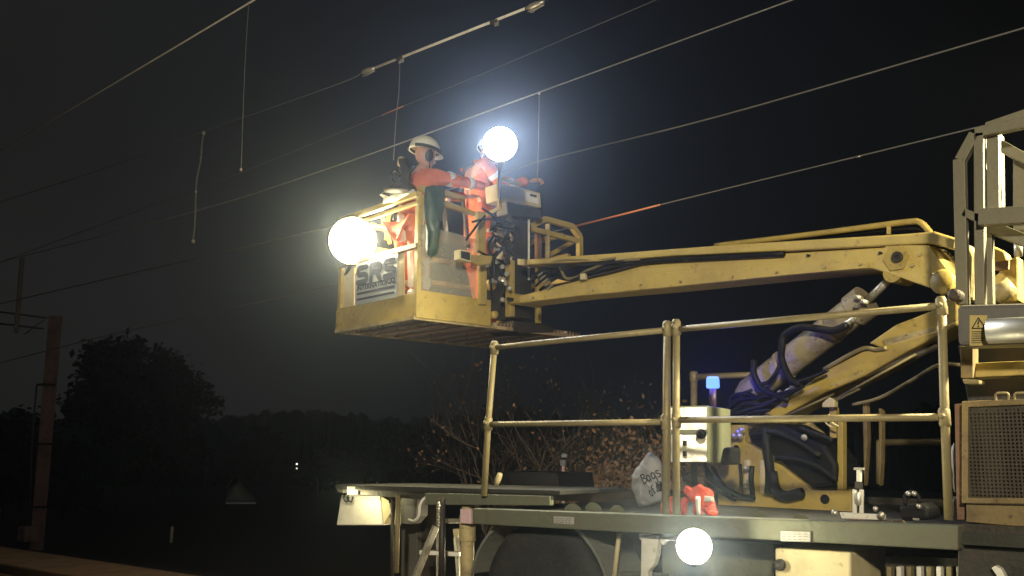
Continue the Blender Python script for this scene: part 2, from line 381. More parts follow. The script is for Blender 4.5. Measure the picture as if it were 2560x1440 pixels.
rail(bk(BL, 0, zt), bk(BL, BW, zt)); rail(bk(0.3, BW, zt), bk(BL, BW, zt))
rail(bk(0, 0, .62), bk(BL, 0, .62), 'mid_rail', .045, .045, 'galv'); rail(bk(BL, 0, .6), bk(BL, BW, .6), 'mid_rail'); rail(bk(0.2, BW, .6), bk(BL, BW, .6), 'mid_rail')
rail(bk(BL, 0, .84), bk(BL, BW, .84), 'mid_rail'); rail(bk(.2, BW, .84), bk(BL, BW, .84), 'mid_rail')
# side panel rails (boom side)
rp_ = MB().hexa(quadP(bR, [(1052, 462), (1107, 472), (1165, 492), (1165, 501), (1107, 488), (1052, 478)]), bu * .05); bpart(rp_, 'side_top_rail', M['yellow'], bevel=.004)
rp_ = MB().hexa(quadP(bR, [(1050, 486), (1110, 499), (1192, 530), (1192, 540), (1110, 515), (1050, 500)]), bu * .04); bpart(rp_, 'side_grab_rail', M['yellow'], bevel=.004)
def far_bend(off, name):
    c = MB()
    pts = [(1322, 568), (1362, 548), (1430, 566), (1449, 592), (1449, 655)]
    q = [bR(x, y, off) for x, y in pts]
    for i in range(len(q) - 1): c.bar(q[i], q[i + 1], .05, .05, tuple(bu))
    for p_ in q[1:-1]: c.ball(p_, .029, 8, 6)
    bpart(c, name, M['yellow'])
far_bend(0, 'end_rail')
bpart(MB().bar(bR(1324, 572), bR(1444, 602), .045, .05), 'end_grab_rail', M['yellow'], bevel=.005)
bpart(MB().bar(bR(1369, 640, -.3), bR(1440, 600, -.3), .04, .04), 'end_brace', M['yellow'], bevel=.005)
bpart(MB().bar(bR(1369, 560), bR(1369, 655), .05, .02), 'post', M['yellow2'], bevel=.005)
bpart(MB().bar(bR(1345, 572, -.1), bR(1345, 660, -.1), .05, .05), 'post', M['rust'], bevel=.005)
# inner far-end framework
for (x0, y0, x1, y1) in ((955, 540, 975, 610), (972, 535, 965, 600)):
    bpart(MB().bar(PL(x0, y0, bk(BL, 0, 0), bu), PL(x1, y1, bk(BL, 0, 0), bu), .03, .03), 'inner_brace', M['yellow'])
# clear panels
bpart(MB().hexa(quadP(bR, [(1052, 560), (1190, 598), (1190, 753), (1052, 730)], .005), bu * .006), 'clear_panel', M['plexi'])
# the sign on the end panel
sg = [(887, 662), (991, 634), (991, 743), (887, 764)]
so = bL(887, 764, .03); sx = (bL(991, 743, .03) - so); sw = sx.length; sx.normalize(); sz = V((0, 0, 1)); sh = .36
sh = (bL(991, 634, .03) - bL(991, 743, .03)).length
sign = bpart(MB().hexa([so, so + sx * sw, so + sx * sw + sz * sh, so + sz * sh], bn * .012), 'sign', M['signwhite'], bevel=.003)
def on(o, x, y, xa, ya, off=0): return o + xa * x + ya * y + off
def strokes(paths, o, xa, ya, w, th, closed=False):
    mb = MB(); nrm = xa.cross(ya).normalized()
    for p_ in paths:
        q = [o + xa * x + ya * y for x, y in p_]
        for i in range(len(q) - 1):
            d = (q[i + 1] - q[i]).normalized(); s_ = nrm.cross(d) * (w / 2)
            mb.hexa([q[i] - s_, q[i + 1] - s_, q[i + 1] + s_, q[i] + s_], nrm * (th + i * .0001))
        for j, a_ in enumerate(q):
            mb.lathe(a_, nrm, [(w / 2, 0), (w / 2, th + .0004 + j * .0001)], 10)
    return mb
S = [(0.92, .93), (.2, .93), (.06, .8), (.06, .64), (.2, .52), (.8, .48), (.94, .38), (.94, .2), (.8, .07), (.06, .07)]
Rr = [(.07, .0), (.07, .93), (.78, .93), (.93, .8), (.93, .62), (.78, .5), (.3, .5), (.6, .46), (.94, .0)]
lw = sw * .29; lh = sh * .42
paths = []
for i, L in enumerate((S, Rr, S)):
    paths.append([(.05 * sw + i * sw * .325 + x * lw * .86, sh * .50 + y * lh * .95) for x, y in L])
frn = -bn
strokes(paths, so + frn * .003, sx, sz, .048, -.004 if sx.cross(sz).dot(bn) > 0 else .004).build('lettering', M['signink'], sign)
def text(body, size, o, xa, ya, m, parent, name='lettering', th=.002, sxs=1.0, wt=0):
    cu = bpy.data.curves.new('t', 'FONT'); cu.body = body; cu.size = size; cu.extrude = th; cu.resolution_u = 3; cu.offset = wt
    ob = bpy.data.objects.new('t', cu); COL.objects.link(ob); bpy.context.view_layer.update()
    me = bpy.data.meshes.new_from_object(ob.evaluated_get(bpy.context.evaluated_depsgraph_get()))
    bpy.data.objects.remove(ob); za = xa.cross(ya).normalized(); mb = MB()
    mb.add([o + xa * v.co.x * sxs + ya * v.co.y + za * v.co.z for v in me.vertices], [tuple(p_.vertices) for p_ in me.polygons])
    bpy.data.meshes.remove(me); return mb.build(name, m, parent)
text('INTERNATIONAL', .062, so + sx * sw * .04 + sz * sh * .335 + frn * .003, sx, sz, M['signink'], sign, sxs=sw * .92 / .47, wt=.0005)
dl = MB()
for y0, y1 in ((.44, .465), (.235, .29), (.10, .15)):
    dl.hexa([so + sx * sw * .05 + sz * sh * y0 + frn * .003, so + sx * sw * .95 + sz * sh * y0 + frn * .003, so + sx * sw * .95 + sz * sh * y1 + frn * .003, so + sx * sw * .05 + sz * sh * y1 + frn * .003], bn * .002)
dl.build('sign_stripes', M['signink'], sign)
# panel infill beside the sign
bpart(MB().hexa(quadP(bL, [(851, 672), (885, 664), (885, 766), (851, 773)], -.03), bn * .01), 'infill_panel', M['cream'])
bpart(MB().hexa(quadP(bL, [(993, 634), (1010, 630), (1010, 738), (993, 742)], -.03), bn * .01), 'infill_panel', M['cream'])
# control box with sloping panel on its stalk
cb = quadP(bR, [(1250, 456), (1351, 482), (1354, 520), (1254, 498)], .18)
cbox = bpart(MB().hexa(cb, bu * .22), 'control_box', M['cream'], bevel=.01)
MB().hexa(quadP(bR, [(1262, 464), (1343, 486), (1346, 510), (1265, 491)], .186), bu * .004).build('control_panel', M['white_metal'], cbox)
MB().hexa(quadP(bR, [(1326, 484), (1342, 488), (1342, 494), (1326, 490)], .19), bu * .004).build('label_plate', M['ink'], cbox)
MB().hexa(quadP(bR, [(1266, 499), (1354, 521), (1356, 548), (1300, 542), (1270, 535)], .14), bu * .16).build('junction_box', M['darksteel'], cbox, bevel=.01)
lid = MB().bar(bR(1247, 447, .18), bR(1249, 520, .18), .03, .03); lid.bar(bR(1249, 520, .18), bR(1215, 538, .1), .03, .03); lid.bar(bR(1247, 447, .18), bR(1300, 462, .18), .03, .03)
lid.build('guard_frame', M['yellow'], cbox)
# mounting bracket, machinery between basket and boom
mt = MB().hexa(quadP(bR, [(1212, 640), (1265, 650), (1265, 800), (1222, 795)], -.02), bu * .04)
bpart(mt, 'mount_plate', M['darksteel'], bevel=.01)
for cx, cy, r_ in ((1227, 712, .05), (1235, 787, .035)):
    bpart(MB().lathe(bR(cx, cy, .03), -bu, [(r_, -.02), (r_, .02), (r_ * .4, .035)], 14), 'mount_boss', M['yellow'], smooth=False)
col = MB().hexa(quadP(bR, [(1283, 545), (1330, 560), (1330, 800), (1283, 792)], .05), bu * .28)
bpart(col, 'mast_column', M['darksteel'], bevel=.02)
bpart(MB().tube([bR(1322, 548, .07), bR(1322, 700, .07)], .012), 'mast_rod', M['alu'])
def hose(pl, pts, r=.014, off=0, m='black', parent=None, name='hose', n=6):
    return MB().tube(spline([pl(x, y, off + (i % 2) * .01) for i, (x, y) in enumerate(pts)], n), r, 8).build(name, M[m], parent or truck, True)
for h_ in ([(1195, 628), (1225, 640), (1250, 628), (1285, 600), (1272, 570)], [(1213, 540), (1195, 560), (1180, 580), (1165, 600)],
           [(1225, 575), (1248, 560), (1262, 580), (1255, 620), (1235, 650), (1240, 700)], [(1240, 565), (1270, 575), (1262, 610), (1225, 655), (1230, 740)],
           [(1205, 520), (1235, 545), (1230, 580), (1250, 600), (1280, 640)], [(1180, 555), (1215, 548), (1262, 552), (1300, 575)], [(1232, 590), (1222, 620), (1245, 660), (1262, 700), (1250, 760)]):
    hose(bR, h_, .011, .12 + random.random() * .08, parent=basket)
mc = MB()
for i in range(14):
    mc.box(bR(1225 + random.random() * 50, 555 + random.random() * 110, .06 + random.random() * .1), (.06 + random.random() * .07, .05, .04 + random.random() * .06), Matrix.Rotation(random.random() * 3, 3, (random.random(), 1, random.random())))
bpart(mc, 'valve_block', M['darksteel'], bevel=.006)
mc = MB()
for i in range(12):
    mc.lathe(bR(1222 + random.random() * 55, 560 + random.random() * 200, .16), (random.random() - .5, -1, random.random() - .5), [(.012, -.02), (.012, .02), (.02, .02), (.02, .03)], 8)
bpart(mc, 'hose_fittings', M['alu'])
# unlit square work lamp on a yellow arm
sl = bpart(MB().hexa(quadP(bR, [(1149, 623), (1178, 629), (1178, 656), (1149, 648)], .25), bu * .08), 'square_lamp', M['cream'], bevel=.006)
MB().hexa(quadP(bR, [(1153, 627), (1175, 632), (1175, 651), (1153, 645)], .256), bu * .004).build('glass', M['black'], sl)
MB().hexa(quadP(bR, [(1178, 637), (1205, 638), (1232, 640), (1228, 658), (1200, 664), (1178, 655)], .2), bu * .03).build('lamp_arm', M['yellow'], sl, bevel=.005)
# base tray under the mount
bpart(MB().hexa(quadP(bR, [(1283, 800), (1370, 812), (1390, 822), (1383, 832), (1300, 833), (1283, 826)], .0), bu * .35), 'mount_tray', M['darksteel'], bevel=.01)

# boom
def bprism(name, pts, off, th, m, parent, bevel=.006, smooth=False):
    return MB().hexa([B(x, y, off) for x, y in pts], bn * th).build(name, M[m], parent, smooth, bevel)
boom = bprism('upper_boom', [(1298, 739), (1444, 701), (1555, 675), (1619, 658), (1785, 645), (1960, 633), (2321, 611), (2358, 650), (2392, 700), (2386, 735), (2357, 731), (2177, 671), (1960, 690), (1648, 722), (1444, 740), (1298, 758)], .13, .26, 'boomyellow', truck, .012)
bprism('stiffener_plate', [(1560, 690), (1736, 676), (1960, 662), (2100, 652), (2180, 652), (2172, 669), (1960, 688), (1648, 720), (1560, 727)], .138, .01, 'boomyellow', boom, .002)
bprism('knuckle_plate', [(2215, 612), (2322, 613), (2391, 704), (2385, 735), (2357, 730), (2190, 672)], .142, .014, 'boomyellow', boom, .003)
MB().lathe(B(2241, 645, .15), -bn, [(.085, 0), (.085, .008)], 6).build('pivot_flange', M['yellow'], boom, bevel=.002)
MB().lathe(B(2245, 643, .16), -bn, [(.034, 0), (.034, .02), (.014, .02), (.014, .012)], 20).build('pivot_pin', M['darksteel'], boom)
MB().lathe(B(2362, 706, .15), -bn, [(.075, 0), (.075, .03), (.06, .045)], 20).build('pivot_cap', M['yellow'], boom, True)
MB().lathe(B(1290, 748, .1), bn, [(.05, -.06), (.05, .3)], 18).build('boom_pin', M['yellow'], boom, bevel=.004)
MB().lathe(B(1273, 748, .2), bn, [(.018, -.02), (.018, .2)], 12).build('boom_bolt', M['darksteel'], boom)
tie = bprism('levelling_arm', [(1306, 649), (1531, 633), (1785, 614), (1960, 603), (2267, 584), (2335, 578), (2392, 596), (2388, 626), (2328, 608), (1960, 627), (1677, 640), (1531, 652), (1306, 662)], .16, .16, 'boomyellow', truck, .012)
bprism('arm_end_lug', [(1293, 646), (1312, 648), (1312, 664), (1293, 663)], .19, .2, 'galv', tie, .006)
for pts, r_ in (([(1788, 614), (1960, 594), (2120, 574), (2267, 555), (2300, 556), (2321, 576), (2326, 584)], .019),):
    MB().tube(spline([B(x, y, .1) for x, y in pts], 5), r_, 10).build('pipe_guard', M['yellow'], tie, True)
MB().tube([B(2222, 565, .1), B(2222, 586, .1)], .014).build('guard_stay', M['yellow'], tie)
MB().tube(spline([B(x, y, .06) for x, y in [(2000, 597), (2200, 577), (2290, 572), (2318, 584)]], 5), .009, 8).build('pipe', M['black'], tie, True)
for x, y in ((1330, 748), (1480, 728), (1600, 716), (1700, 708), (1830, 696), (1940, 684), (2060, 672), (2150, 664), (2300, 640), (2330, 690), (2280, 668)):
    MB().lathe(B(x, y - 4, .155), -bn, [(.010, -.02), (.010, .004)], 6).build('bolt', M['yellow2'], boom)
for x in (1540, 1790, 2020, 2200): MB().lathe(B(x, 655 - (x - 1540) * .035, .15), -bn, [(.008, -.02), (.008, .01)], 6).build('bolt', M['darksteel'], boom)
# hoses between the arms
for pts, r_, m_ in (([(1380, 655), (1420, 650), (1490, 650), (1540, 645)], .010, 'galv'), ([(1400, 668), (1415, 695), (1440, 693), (1470, 676), (1530, 655), (1600, 648)], .013, 'galv'),
                    ([(1450, 690), (1500, 675), (1570, 662), (1640, 652), (1760, 646), (1960, 634)], .02, 'black'), ([(1455, 697), (1530, 679), (1620, 657), (1720, 650)], .010, 'darksteel'),
                    ([(1330, 700), (1360, 680), (1400, 676), (1430, 668), (1540, 652)], .016, 'black'), ([(1340, 715), (1370, 690), (1420, 700), (1460, 690)], .011, 'black'),
                    ([(1330, 690), (1380, 668), (1450, 665), (1560, 655)], .016, 'black'), ([(1350, 725), (1375, 705), (1400, 690)], .012, 'black')):
    hose(B, pts, r_, .15, m_, boom)
for i in range(5):
    MB().tube([B(1345 + i * 6, 690 + i * 8, .17), B(1358 + i * 6, 680 + i * 8, .17)], .008, 8).build('hose_clip', M['alu'], boom)
MB().box(B(1459, 692, .18), (.05, .04, .05)).build('hose_clamp', M['cream'], boom, bevel=.005)
# lower boom
lb = bprism('lower_boom', [(1900, 1042), (1921, 1028), (2060, 928), (2152, 880), (2343, 825), (2392, 800), (2392, 812), (2346, 838), (2265, 880), (2160, 940), (2060, 982), (1955, 1040), (1940, 1060)], .12, .26, 'yellow', truck, .012)
bprism('boom_head', [(2171, 858), (2238, 812), (2338, 773), (2365, 742), (2392, 752), (2392, 812), (2346, 830), (2260, 862), (2200, 868)], .10, .22, 'yellow', lb, .01)
bprism('boom_rib', [(2205, 850), (2300, 826), (2343, 815), (2343, 826), (2215, 866)], .115, .02, 'yellow2', lb, .003)
for pts in ([(2060, 923), (2152, 873), (2190, 874), (2215, 870)], ):
    hose(B, pts, .014, .13, 'galv', lb, 'pipe')
MB().tube([B(1990, 1010, .05), B(2343, 865, .05)], .022).build('pipe', M['darksteel'], lb, True)
for a_, b_ in (((2085, 1000), (2290, 885)), ((2080, 1006), (2150, 972)), ((1965, 1040), (2085, 985))):
    MB().tube([B(*a_, .12), B(*b_, .12)], .008, 8).build('thin_pipe', M['galv'], lb, True)
hose(B, [(2132, 1012), (2200, 994), (2280, 950), (2345, 913), (2400, 912)], .011, .1, 'galv', lb)
bprism('pipe_bracket', [(2055, 1008), (2072, 993), (2085, 1000), (2085, 1018), (2055, 1018)], .15, .05, 'cream', lb, .004)
# hydraulic ram
a = B(1868, 985, .04); b = B(2168, 752, .04)
cyl = MB().lathe(a, b - a, [(.07, -.05), (.09, 0), (.098, .02), (.098, (b - a).length - .12), (.112, (b - a).length - .11), (.112, (b - a).length), (.05, (b - a).length)], 28).build('hydraulic_ram', M['ramgrey'], truck, True)
cyl.modifiers.new('es', 'EDGE_SPLIT').split_angle = R_(40)
MB().tube([b, B(2240, 683, .04)], .026, 14).build('ram_rod', M['alu'], cyl, True)
MB().lathe(B(2238, 684, .1), bn, [(.06, -.04), (.06, .16)], 16).build('rod_eye', M['yellow'], cyl)
for t_ in (.95, .72, .33): 
    q = a.lerp(b, t_); d_ = (b - a).normalized(); MB().lathe(q, d_, [(.105, -.012), (.105, .012)], 24).build('ram_band', M['yellow2'], cyl)
for i in range(5): MB().lathe(B(2146 + (i * 17) % 31, 766 - (i * 11) % 23, .17), -bn, [(.016, 0), (.016, .03), (.008, .05)], 8).build('port_fitting', M['alu'], cyl)
for i, (x, y) in enumerate(((1945, 985), (1968, 979), (1982, 965), (2112, 812), (2122, 806), (2130, 800))): MB().lathe(B(x, y, .19), (.7, -.2, .6), [(.012, -.02), (.018, 0), (.012, .03)], 8).build('port_fitting', M['alu'], cyl)
for pts, r_ in (([(2118, 812), (2085, 826), (2045, 822), (2000, 818), (1962, 838), (1955, 870), (1955, 900), (1975, 945), (2000, 962)], .024),
                ([(1885, 900), (1885, 935), (1905, 970), (1945, 990), (1970, 1000)], .022), ([(1955, 900), (1938, 935), (1920, 955), (1900, 962)], .014),
                ([(1975, 960), (2005, 952), (2040, 940), (2070, 925)], .012), ([(1822, 1020), (1850, 1000), (1900, 995), (1950, 985), (2000, 970)], .014),
                ([(1820, 1040), (1860, 1010), (1905, 1010), (1950, 995), (2010, 965)], .013), ([(1825, 1010), (1835, 990), (1870, 985), (1900, 1000)], .016),
                ([(1830, 1035), (1870, 1025), (1930, 1008), (1965, 990)], .013), ([(1815, 1030), (1845, 990), (1880, 975)], .011), ([(1850, 1045), (1890, 1030), (1925, 1025)], .012)):
    hose(B, pts, r_, .22, 'black', cyl)
# turret
tb = bprism('turret', [(1795, 1170), (1822, 1160), (1822, 1062), (1860, 1062), (1862, 1105), (1915, 1135), (1945, 1160), (1990, 1195), (2030, 1226), (2082, 1226), (2128, 1226), (2128, 1288), (1795, 1270)], .12, .05, 'yellow', truck, .006)
bprism('turret_back_plate', [(1795, 1170), (1862, 1060), (1980, 1020), (2110, 1130), (2128, 1226), (2128, 1285), (1795, 1268)], -.25, .05, 'yellow2', tb, .006)
for x, y, r_ in ((2062, 1248, .03), (1996, 1236, .03), (1840, 1120, .02)):
    MB().lathe(B(x, y, .126), -bn, [(r_, -.01), (r_, .004)], 18).build('turret_hole', M['black'], tb)
for q in ([(2093, 1052), (2107, 1052), (2107, 1226), (2093, 1226)], [(2072, 1018), (2088, 1018), (2090, 1095), (2074, 1095)], [(2156, 1008), (2165, 1005), (2168, 1100), (2160, 1215)], [(2196, 1020), (2204, 1030), (2203, 1150), (2198, 1215)]):
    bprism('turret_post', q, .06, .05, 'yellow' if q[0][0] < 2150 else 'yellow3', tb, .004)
bprism('slew_motor', [(1865, 1075), (1900, 1062), (1960, 1060), (2010, 1085), (2060, 1110), (2092, 1160), (2088, 1215), (2030, 1222), (1990, 1190), (1950, 1155), (1915, 1130), (1872, 1105)], .09, .3, 'black', tb, .03)
for pts, r_ in (([(1912, 1070), (1918, 1120), (1925, 1180), (1922, 1235)], .032), ([(1930, 1180), (1940, 1225), (1965, 1240), (2005, 1232)], .035),
                ([(1775, 1195), (1800, 1215), (1850, 1240), (1885, 1245)], .02), ([(1760, 1160), (1790, 1205), (1820, 1235)], .012), ([(1780, 1165), (1800, 1200), (1835, 1240)], .012), ([(1850, 1160), (1853, 1200), (1850, 1245)], .012), ([(1880, 1165), (1878, 1200), (1882, 1240)], .018),
                ([(2000, 1070), (2040, 1085), (2080, 1100)], .016), ([(1880, 1090), (1930, 1080), (1990, 1100), (2050, 1140)], .02), ([(1940, 1145), (2000, 1150), (2050, 1170), (2090, 1200)], .018), ([(1765, 1170), (1770, 1200), (1800, 1230), (1840, 1250)], .011)):
    hose(B, pts, r_, .17, 'black', tb)
for x, y in ((1846, 1080), (1855, 1075), (1850, 1090), (1866, 1208), (1866, 1218), (1866, 1170), (2010, 1093), (1836, 1090)):
    MB().lathe(B(x, y, .2), (.2, -1, .3), [(.018, -.02), (.022, 0), (.01, .02)], 8).build('fitting', M['alu'], tb)
for x in (1866, 1905): bprism('actuator', [(x - 7, 1150), (x + 7, 1150), (x + 7, 1235), (x - 7, 1235)], .14, .06, 'cream', tb, .01)
for pts in ([(2058, 1040), (2066, 1058), (2078, 1068)], [(2072, 1036), (2080, 1056), (2096, 1066)]): hose(B, [(x - 0, y) for x, y in pts], .006, .2, 'cream', tb)

# deck, beam, chassis
xA = P(1180, 1290, 4.62).x
zt0, zb0 = 1.285, 1.185
beam = MB().hexa([P(1180, 1271, 4.62), P(2395, 1314, 4.62), P(2395, 1376, 4.62), P(1180, 1310, 4.62)], (0, .10, 0)).build('side_beam', M['deck'], truck, bevel=.008)
dk = MB(); z_ = P(1800, 1297, 4.66).z
dk.hexa([(xA, 4.68, z_ - .06), (2.5, 4.68, z_ - .06), (2.5, 7.2, z_ - .06), (xA, 7.2, z_ - .06)], (0, 0, .05)); dk.build('deck', M['decktop'], truck)
sk2 = MB(); sk2.box((-1, 7.15, z_ - .02), (9, .08, .12)); sk2.box((-.5, 5.5, z_ - .28), (8, .12, .34)); sk2.box((-.5, 6.5, z_ - .28), (8, .12, .34)); sk2.build('chassis', M['darksteel'], truck, bevel=.01)
P475 = PY(4.74)
rd = MB().hexa([P(838, 1212, 4.75), P(1400, 1226, 4.75), P(1400, 1238, 4.75), P(838, 1224, 4.75)], (0, .75, 0)).build('rear_platform', M['decktop'], truck, bevel=.006)
MB().hexa([P(1062, 1232, 4.73), P(1375, 1240, 4.73), P(1375, 1264, 4.73), P(1062, 1262, 4.73)], (0, .04, 0)).build('platform_side', M['deck'], rd, bevel=.006)
MB().hexa([P(900, 1222, 4.8), P(1062, 1230, 4.8), P(1062, 1250, 4.8), P(900, 1236, 4.8)], (0, .04, 0)).build('platform_brace', M['darksteel'], rd)
for (x0, y0, x1, y1) in ((1384, 1291, 1434, 1309), (1951, 1327, 2026, 1353)):
    pl_ = MB().hexa([P(x0, y0, 4.612), P(x1, y0 + 2, 4.612), P(x1, y1 + 2, 4.612), P(x0, y1, 4.612)], (0, .006, 0)).build('number_plate', M['plate'], truck, bevel=.002)
    ln = MB()
    for k in range(3):
        t_ = (k + 1) / 4; yy = y0 + (y1 - y0) * t_
        for j in range(5):
            xa_ = x0 + 5 + (x1 - x0 - 10) * j / 5; xb_ = xa_ + (x1 - x0 - 10) * (.10 + .07 * random.random())
            ln.hexa([P(xa_, yy + 1, 4.611), P(xb_, yy + 1.2, 4.611), P(xb_, yy + 2.4, 4.611), P(xa_, yy + 2.2, 4.611)], (0, .002, 0))
    ln.build('small_print', M['grey'], pl_)
# handrails
def tube_part(pts, r, name, m='galv', parent=None, sp=False):
    q = spline(pts, 5) if sp else pts
    return MB().tube(q, r, 12).build(name, M[m], parent or truck, True)
HR = MB(); Y1 = 4.70
hr = MB().tube([P(1668, 818, Y1), P(1664, 1292, Y1)], .021, 12).build('handrail_post', M['galv'], truck, True)
def hrail(Y, posts, rails, balls, r=.0195, m='galv'):
    for i, p_ in enumerate(posts): tube_part([P(x, y, Y) for x, y in p_], r * 1.05, 'handrail_post', m)
    for i, p_ in enumerate(rails): tube_part([P(x, y, Y) for x, y in p_], r * .9, 'handrail', m)
    for x, y in balls:
        mb = MB(); c = P(x, y, Y); mb.lathe(c, (0, 0, 1), [(r * 1.0, -.045), (r * 1.35, -.04), (r * 1.35, .03), (r * .9, .045)], 14); mb.lathe(c, (0, -1, .1), [(.012, -.04), (.012, .04)], 8)
        mb.build('rail_clamp', M[m], truck, True)
hrail(Y1, [[(1236, 866), (1221, 1052), (1210, 1240)], [(1691, 814), (1690, 1050), (1691, 1290)], [(2354, 755), (2362, 1040), (2372, 1300)]],
      [[(1236, 869), (1340, 858), (1420, 850), (1666, 825)], [(1692, 823), (2352, 765)], [(1221, 1061), (1664, 1055)], [(1692, 1050), (2360, 1043)]],
      [(1236, 870), (1221, 1058), (1668, 822), (1691, 818), (1664, 1055), (1691, 1050), (2354, 765), (2361, 1042)])
hrail(6.9, [[(1735, 940), (1735, 1215)], [(2200, 1103), (2200, 1210)]], [[(1735, 942), (1905, 936)], [(2196, 1106), (2370, 1105)]], [(1735, 942)], .026)
# cabinet with beacon
cab = MB().hexa([P(1673, 1016, 5.25), P(1769, 1014, 5.35), P(1770, 1157, 5.35), P(1674, 1157, 5.25)], (-.10, .5, 0)).build('cabinet', M['greygreen'], truck, bevel=.006)
MB().hexa([P(1677, 1020, 5.235), P(1766, 1018, 5.328), P(1766, 1154, 5.328), P(1678, 1154, 5.235)], (0, .002, 0)).build('cabinet_door', mat('brushed_sheet', (.86, .84, .76), .3, .45, dirt=(.4, .38, .3), dsc=9, damt=.5, bump=.5, bsc=7), cab)
MB().bar(P(1673, 1080, 5.22), P(1770, 1079, 5.32), .02, .026).build('cabinet_strap', M['deck'], cab)
MB().lathe(P(1755, 1085, 5.22), (0, -1, 0), [(.03, 0), (.03, .02), (.015, .03)], 12).build('cabinet_latch', M['black'], cab)
for y in (1108, 1134): MB().box(P(1712, y, 5.235), (.018, .02, .03)).build('hinge', M['darksteel'], cab)
bc = P(1782, 955, 5.72)
MB().tube([P(1782, 1022, 5.72), P(1782, 972, 5.72)], .024, 14).build('beacon_stem', mat('beacon_stem_plastic', (.03, .012, .03), .5), cab, True)
bcn = MB().lathe(bc - V((0, 0, .04)), (0, 0, 1), [(.040, 0), (.044, .01), (.042, .06), (.035, .075), (.0, .078)], 20).build('beacon_lens', lamp_mat('beacon_blue', (.12, .26, 1), 1.3), cab, True)
point('beacon_light', bc, 6, (.02, .03, 1), .02, cab)
# black box beside the cabinet
MB().hexa([P(1805, 1118, 5.3), P(1826, 1118, 5.3), P(1826, 1162, 5.3), P(1796, 1162, 5.3)], (0, .15, 0)).build('cable_box', M['black'], truck, bevel=.02)
# wheel and fender
wc = P(1345, 1495, 4.78)
wl = MB().lathe(wc, (0, 1, 0), [(.30, .02), (.36, 0), (.43, .02), (.455, .06), (.455, .26), (.43, .30), (.3, .30)], 48).build('wheel', M['tyre'], truck, True)
MB().lathe(wc, (0, 1, 0), [(.05, .04), (.1, .03), (.13, .08), (.25, .1), (.28, .03), (.31, .02), (.31, .25)], 36).build('rim', M['grey'], wl, True)
fv = MB(); arc = [wc + V((math.cos(t) * .53, -.02, math.sin(t) * .50)) for t in [R_(8 + i * 8) for i in range(21)]]
for i in range(len(arc) - 1):
    o1 = (arc[i] - wc).normalized() * .018; o2 = (arc[i + 1] - wc).normalized() * .018
    o1.y = o2.y = 0
    fv.hexa([arc[i], arc[i + 1], arc[i + 1] + o2, arc[i] + o1], (0, .4, 0))
fv.build('mudguard', M['fender'], truck)
# under-deck parts
def yprism(name, pts, Y, th, m, parent=None, bevel=.004): return MB().hexa([P(x, y, Y) for x, y in pts], (0, th, 0)).build(name, M[m], parent or truck, bevel=bevel)
yprism('hanger_bracket', [(1597, 1335), (1645, 1336), (1644, 1352), (1641, 1385), (1634, 1412), (1620, 1428), (1619, 1460), (1601, 1460), (1603, 1352), (1597, 1346)], 4.74, .05, 'white_metal')
yprism('hanger_bracket', [(1645, 1338), (1686, 1342), (1684, 1352), (1665, 1352), (1656, 1364), (1650, 1352)], 4.74, .04, 'white_metal')
tube_part([P(1548, 1332, 4.8), P(1534, 1460, 4.8)], .014, 'stay_rod', 'cream')
yprism('under_panel', [(1655, 1345), (1935, 1362), (1935, 1500), (1655, 1500)], 5.05, .1, 'greygreen')
yprism('skirt_board', [(1490, 1426), (1655, 1436), (1655, 1470), (1490, 1462)], 4.9, .08, 'grey')
lk = yprism('locker', [(1937, 1370), (2127, 1381), (2128, 1520), (1937, 1510)], 4.72, .5, 'cream', bevel=.01)
MB().lathe(P(1951, 1412, 4.71), (0, -1, 0), [(.03, 0), (.028, .02), (.01, .03)], 14).build('locker_latch', M['darksteel'], lk)
yprism('cooler', [(2212, 1388), (2405, 1396), (2405, 1500), (2212, 1495)], 4.95, .3, 'darksteel')
for i in range(8): yprism('cooler_fin', [(2215 + i * 25, 1416), (2227 + i * 25, 1417), (2229 + i * 25, 1500), (2217 + i * 25, 1500)], 4.9, .05, 'white_metal' if i % 2 else 'galv')
yprism('hook', [(2478, 1420), (2488, 1414), (2502, 1422), (2512, 1440), (2516, 1470), (2490, 1470), (2492, 1440)], 4.7, .05, 'white_metal')
# left end under the rear platform
lbx = MB().hexa([P(853, 1238, 4.95), P(950, 1240, 4.95), P(957, 1313, 4.95), P(841, 1313, 4.95)], (0, .35, 0)).build('rear_box', M['white_metal'], truck, bevel=.006)
yprism('box_flank', [(951, 1240), (972, 1252), (978, 1281), (958, 1313)], 4.96, .33, 'cream', lbx)
MB().hexa([P(843, 1216, 4.78), P(858, 1216, 4.78), P(858, 1232, 4.78), P(843, 1230, 4.78)], (0, .04, 0)).build('reflector', M['grey'], lbx)
for x in (862, 872): MB().tube(spline([P(x, 1232, 4.9), P(x - 2, 1248, 4.88), P(x + 6, 1254, 4.88), P(x + 10, 1242, 4.9)], 5), .006, 6).build('cable_loop', M['black'], lbx, True)
rl_ = MB().hexa([P(868, 1217, 4.74), P(885, 1217, 4.74), P(884, 1237, 4.74), P(868, 1237, 4.74)], (0, .04, 0)).build('marker_lamp', lamp_mat('marker_lens', (1, .85, .4), 1.3), truck)
point('marker_light', P(880, 1244, 4.74), 5, (1, .9, .5), .04, rl_)
tube_part([P(996, 1238, 4.8), P(991, 1432, 4.8)], .018, 'support_post', 'galv')
tube_part([P(982, 1238, 4.9), P(980, 1460, 4.9)], .014, 'support_post', 'darksteel')
yprism('valve_cover', [(1003, 1240), (1042, 1238), (1040, 1290), (1022, 1310), (1001, 1310)], 5.0, .12, 'grey')
yprism('rear_panel', [(1002, 1310), (1042, 1300), (1042, 1470), (1002, 1470)], 5.3, .1, 'grey'); yprism('rear_panel', [(1043, 1268), (1090, 1262), (1090, 1470), (1043, 1470)], 5.35, .1, 'darksteel')
